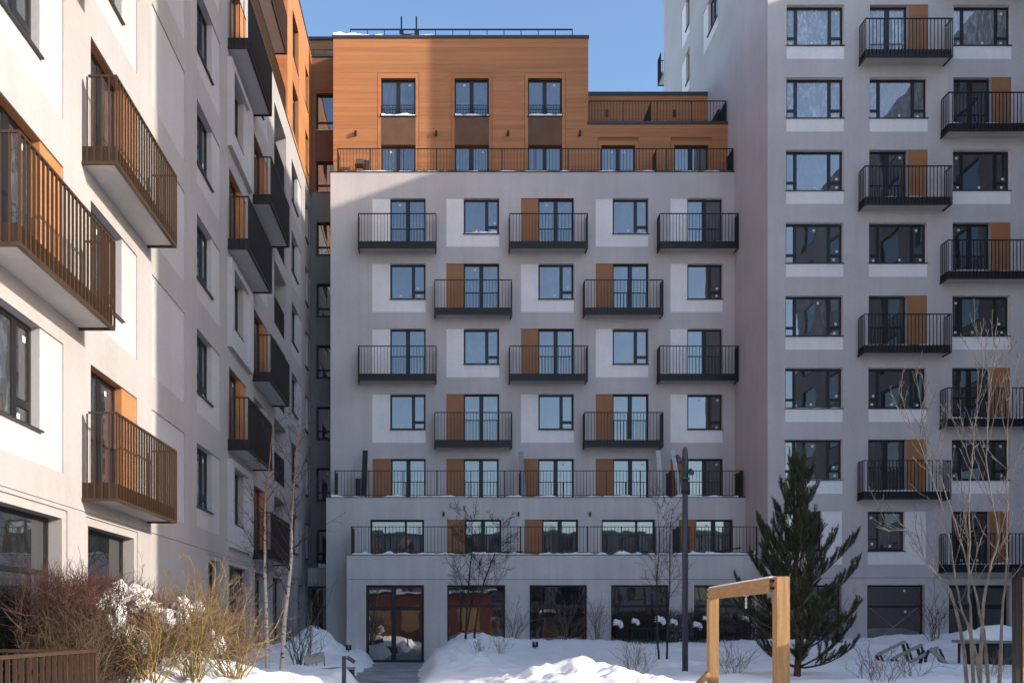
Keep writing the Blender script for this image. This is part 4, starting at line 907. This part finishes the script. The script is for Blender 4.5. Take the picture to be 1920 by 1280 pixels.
# slatted pavilion at the right
t = thing('pavilion', 'slatted timber pavilion with a dark corner frame in front of the tower', 'pavilion', (9, 9.6, .3)); hx, hy = 7.12, 11.0
MB().box(hx - .035, hx + .04, hy - .04, hy + .04, .1, 2.36).build('post', 'black', t); MB().box(hx - .035, hx + .04, 7.6, 7.68, .1, 2.36).build('post', 'black', t)
MB().box(hx + .041, hx + 3.4, hy - .045, hy + .045, 2.24, 2.36).build('top_beam', 'black', t); MB().box(hx - .03, hx + .035, 7.69, hy - .046, 2.24, 2.355).build('top_beam', 'black', t)
MB().box(hx + .045, hx + .085, hy - .05, hy - .012, .4, 2.22).build('batten', 'timber', t)
sl = [MB().box(0, 3.2, -.012, .012, 0, .034).build('slat', 'timberh').data]; bpy.data.objects.remove([o for o in bpy.data.objects if o.data == sl[0]][0])
z = .42
while z < 2.2: link('slat', sl[0], t, (hx + .088, hy - .02, z)); z += .062
for i in range(5): MB().box(hx + .55 + i * .65, hx + .6 + i * .65, hy - .0, hy + .04, .3, 2.24).build('stud', 'timber', t)
MB().box(hx + .3, hx + 3.6, 6.0, hy - .1, 2.362, 2.52).build('roof', 'black', t)  # unseen roof with thick snow, added to shade the swing post and trunks
sb = MB(); sb.box(hx + .33, hx + 3.55, 6.05, hy - .14, 2.521, 2.76); sb.build('roof_snow', 'snow', t)

# bench and bollard lights by the path
bx, by = -3.15, 25.4; bz = .02
t = thing('bench', 'wide lounge bench with tilted grey wooden backrest beside the entrance path', 'bench', (bx, by, 0))
MB().box(bx - .75, bx + .55, by - .3, by + .45, -.02, .38).build('base', 'black', t)
for i in range(5): MB().box(bx - .78, bx + .58, by - .34 + i * .165, by - .34 + i * .165 + .15, .382, .42).build('seat_slat', 'greywood', t)
s = MB(); c0 = Vector((bx - .82, by - .1, .62)); c1 = Vector((bx - .30, by + .25, .74))
s.bar(c0, c1, .03, .28); s.build('backrest', 'greywood', t)
for f in (.1, .55, .95): q = c0.lerp(c1, f); MB().bar((q.x + .05, q.y - .02, .42), (q.x, q.y, q.z - .1), .025).build('bracket', 'black', t)
def bollard(label, X, Y, top, w):
    z = base_z(X, Y); t = thing('bollard_light', label, 'bollard', (X, Y, z), 'bollard lights'); MB().box(X - w, X + w, Y - w, Y + w, min(z, 0.02) - .1, top).build('post', 'lampgrey', t)
    s = MB(); s.bar((X + w, Y, top - .06), (X + w + .09, Y, top - .05), .02); s.bar((X + w + .04, Y - .06, top - .03), (X + w + .2, Y - .02, top - .14), .10, .09); s.build('spotlight', 'lampgrey', t)
bollard('grey bollard with tilted spotlight between the bench and the entrance path', PX(645, 20.5), 20.5, PZ(1229, 20.5), .045)
bollard('grey bollard with tilted spotlight sunk in the sunlit snow', PX(540, 16.9), 16.9, PZ(1262, 16.9), .055)
def ground_spot(label, px, py, Y):
    X = PX(px, Y); z = PZ(py, Y); z0 = base_z(X, Y); z = max(z, z0 + .12); t = thing('ground_spotlight', label, 'spotlight', (X, Y, z0), 'small black ground spotlights')
    MB().tube([(X, Y, z0 - .1), (X, Y, z)], [.02, .02], 8).build('stem', 'black', t)
    MB().tube([(X - .05, Y, z + .14), (X - .05, Y - .02, z - .06)], [.05, .055], 10).build('head', 'black', t, True); MB().tube([(X + .07, Y, z + .14), (X + .07, Y - .02, z - .06)], [.05, .055], 10).build('head', 'black', t, True)
ground_spot('black twin spotlight poking out of the snow below the third shop window', 1003, 1211, 32.8)
ground_spot('black spotlight on the snow heap left of the glass entrance', 653, 1215, 34.2)
# tilted bench frames lying on the snow
def tilted(label, a, b, l1, l2, Y):
    t = thing('tilted_bench', label, 'bench', (PX((a[0] + b[0]) / 2, Y), Y, .4), 'tilted bench frames on the snow'); W = lambda p, d=0: Vector((PX(p[0], Y), Y + d, PZ(p[1], Y)))
    MB().bar(W(a, .15), W(b, .15), .10, .08).build('plank', 'greywood', t)
    for l in (l1, l2): MB().bar(W(l[0], .1), W(l[1], .1), .05).build('leg', 'black', t); MB().bar(W(l[0], .36), W(l[1], .36), .07).build('leg', 'black', t)
tilted('tilted grey bench frame on the snow, the one nearest the tower window tape', (1650, 1227), (1701.5, 1202), ((1654, 1228), (1663, 1250)), ((1703, 1205), (1720, 1256)), 27.2)
tilted('tilted grey bench frame on the snow, middle of the three', (1680, 1233.5), (1734, 1208), ((1683, 1235), (1691, 1254)), ((1731, 1212), (1745, 1256)), 26.6)
tilted('tilted grey bench frame on the snow, the one beside the dark planter', (1711.5, 1241), (1764, 1213), ((1744, 1218), (1734, 1256)), ((1765, 1216), (1783, 1256)), 26.0)
t = MB(); t.bar((PX(1745, 25.6), 25.6, PZ(1215, 25.6)), (PX(1777, 25.6), 25.6, PZ(1247, 25.6)), .1, .1); o = t.build('loose_plank', 'greywood'); tag(o, 'loose grey plank leaning across the tilted bench frames', 'plank')
t = thing('outdoor_table', 'dark snow covered garden table with grey wooden top beside the pavilion', 'table', (16.2, 25.8, .4)); Y = 25.8; a, b = PX(1812, Y), PX(1912, Y)
MB().box(a + .15, a + .9, Y - .2, Y + .7, .3, PZ(1206, Y)).build('cabinet', 'black', t); MB().box(a + .92, b, Y - .3, Y + .7, .5, PZ(1205, Y)).build('panel', 'lampgrey', t)
for i in range(4): MB().box(a - .03, b + .05, Y - .4 + i * .28, Y - .14 + i * .28, PZ(1205, Y) + .003, PZ(1199, Y)).build('top_slat', 'greywood', t)
for i in range(2): MB().box(a - .08, b + .05, Y - .75 + i * .2, Y - .57 + i * .2, PZ(1250, Y), PZ(1244, Y)).build('seat_slat', 'greywood', t)
MB().box(a + .1, a + .2, Y - .7, Y - .4, .2, PZ(1250, Y)).build('leg', 'black', t); MB().box(b - .2, b - .1, Y - .7, Y - .4, .2, PZ(1250, Y)).build('leg', 'black', t)
sb = MB(); sb.blob(((a + b) / 2 + .15, Y + .1, PZ(1199, Y)), (.85, .55, .42), 3, 16, .2, .02, .9); sb.blob((a + .2, Y + .1, PZ(1199, Y)), (.28, .4, .3), 5, 12, .3, .02); sb.build('snow', 'snow', t, True)
t = MB(); X = PX(1803, 24); t.tube([(X, 24, .2), (X + .02, 24, PZ(1209, 24))], [.045, .04], 8); tag(t.build('stake', 'palewood', None, True), 'pale round stake standing in the snow by the tilted benches', 'stake')
# fence behind the shop front hedge
t = thing('garden_fence', 'low black bar fence behind the lamp post in front of the shop windows', 'fence', (10, 35, .8)); mb = MB(); mb.box(7.4, 13, 34.98, 35.02, 1.5, 1.53); mb.box(7.4, 13, 34.99, 35.01, .75, .77); mb.build('rails', 'black', t); bmx = bar_mesh(.02, .02, .73, 'black'); x = 7.45
while x < 13: link('bar', bmx, t, (x, 35.0, .77)); x += .15

# things left on the terraces
def lean(label, px0, py0, px1, py1, Y, w, mt, name='leaning_board', g='boards leaning on the upper terrace'):
    mb = MB(); mb.bar((PX(px0, Y), Y + .35, PZ(py0, Y)), (PX(px1, Y), Y + 1.0, PZ(py1, Y)), w, .04); tag(mb.build(name, mt), label, 'board', g)
lean('dark board leaning upright at the left end of the upper terrace', 681, 932, 681, 836, YB - .1, .24, 'black')
lean('weathered grey board leaning beside the middle terrace divider', 983, 932, 980, 838, YB - .1, .22, 'greywood')
lean('pale board leaning upright near the right end of the upper terrace', 1244, 932, 1244, 836, YB - .1, .20, 'palewood')
lean('pale board leaning at a slant behind the lamp post head', 1280, 932, 1272, 836, YB - .1, .18, 'palewood')
t = thing('heater', 'black upright heater with a white top on the upper terrace', 'heater', (PX(671, YB), YB + .7, ZB)); X = PX(671.5, YB + .7)
MB().box(X - .11, X + .11, YB + .6, YB + .8, ZB + .02, ZB + .95).build('body', 'black', t); MB().box(X - .125, X + .125, YB + .585, YB + .815, ZB + .953, ZB + 1.2).build('top', 'palewood', t)
for i, (p0, p1, lb) in enumerate([(700, 770, 'snowy plank lying on the lower terrace below the wide window'), (900, 980, 'dark plank lying on the lower terrace by the ochre panels'), (1150, 1215, 'plank under snow on the lower terrace by the second wide window'), (1325, 1392, 'black plank sloping up on the lower terrace at its right end')]):
    mb = MB(); Y = YP + .5; mb.bar((PX(p0, Y), Y, ZP + .12), (PX(p1, Y), Y + .3, ZP + (.38 if i in (0, 3) else .2)), .2, .06); tag(mb.build('plank', 'black'), lb, 'plank', 'planks on the lower terrace')
t = thing('garden_chair', 'dark folding chair on the sunlit penthouse terrace', 'chair', (PX(674, YM), YM + .4, ZM)); X = PX(674, YM + .4); Y = YM + .4
MB().bar((X - .2, Y, ZM + .50), (X + .2, Y + .05, ZM + .52), .42, .04).build('seat', 'brown', t); MB().bar((X, Y + .2, ZM + .5), (X + .02, Y + .32, ZM + .98), .42, .03).build('backrest', 'brown', t)
for sx in (-.19, .19):
    for sy in (-.18, .2): MB().bar((X + sx, Y + sy, ZM + .0), (X + sx, Y + sy * .8, ZM + .5), .03).build('leg', 'brown', t)
t = thing('storage_box', 'tall grey brown storage box on the sunlit penthouse terrace', 'box', (PX(687, YM), YM + .4, ZM)); X = PX(687.5, YM + .4)
MB().box(X - .11, X + .11, Y - .1, Y + .15, ZM + .25, ZM + .72).build('body', 'brown', t); MB().box(X - .09, X - .03, Y - .08, Y + .1, ZM, ZM + .25).build('leg', 'black', t); MB().box(X + .03, X + .09, Y - .08, Y + .1, ZM, ZM + .25).build('leg', 'black', t); MB().box(X - .12, X + .12, Y - .11, Y + .16, ZM + .72, ZM + .75).build('lid', 'palewood', t)
mb = MB(); X = PX(1344, YO + 1.2); Y = YO + 1.2; t = thing('easel', 'dark folded easel standing on the high side terrace next to the tower', 'easel', (X, Y, ZR2 + .1))
MB().bar((X - .12, Y, ZR2), (X - .1, Y, ZR2 + .9), .05).build('leg', 'black', t); MB().bar((X + .12, Y, ZR2), (X + .14, Y, ZR2 + 1.15), .05).build('leg', 'black', t); MB().bar((X - .3, Y - .05, ZR2 + .55), (X + .16, Y - .05, ZR2 + 1.35), .04, .24).build('board', 'black', t)

# kiosk behind the camera, seen in the ground floor glass
t = thing('kiosk', 'terracotta boarded kiosk standing across the court from the glass entrance', 'kiosk', (-1.7, -15.5, 0))
MB().box(-8.5, 5, -18, -13, 0, 4.6).build('wall', 'redwood', t); MB().box(-8.8, 5.3, -18.3, -12.7, 4.6, 4.8).build('roof', 'black', t); MB().box(-8.7, 5.2, -18.2, -12.8, 4.801, 5.05).build('roof_snow', 'snow', t)
for i in range(4): MB().box(-7.4 + i * 3, -5.4 + i * 3, -12.99, -12.95, 1.0, 3.4).build('lit_window_panel', 'timber', t)  # timber coloured panels stand in for lit yellow windows

rng = random.Random(5); A = MB()
for i in range(70):
    X, Y = rng.uniform(-38, 62), rng.uniform(-32, -22); h = rng.uniform(7, 13)
    pts = walk((X, Y, -.1), (rng.gauss(0, .04), rng.gauss(0, .04), 1), h, 6, .04, rng); A.tube(pts, taper(.13, .02, 7), 5)
    for j in range(22):
        f = rng.uniform(1.2, 5.9); k = int(f); q = pts[k].lerp(pts[k + 1], f - k); a = rng.uniform(0, 6.28)
        b_ = walk(q, (math.cos(a), math.sin(a), .7), rng.uniform(1, 2.6), 4, .12, rng, .08); A.tube(b_, taper(.035, .008, 5), 3)
        for m in range(3): A.tube(walk(b_[rng.randint(1, 3)], (rng.gauss(0, 1), rng.gauss(0, 1), .8), rng.uniform(.5, 1.3), 3, .12, rng), taper(.014, .006, 4), 3)
o = A.build('bare_wood', 'bark'); o['kind'] = 'stuff'; tag(o, 'bare leafless wood standing across the street behind the court', 'wood')
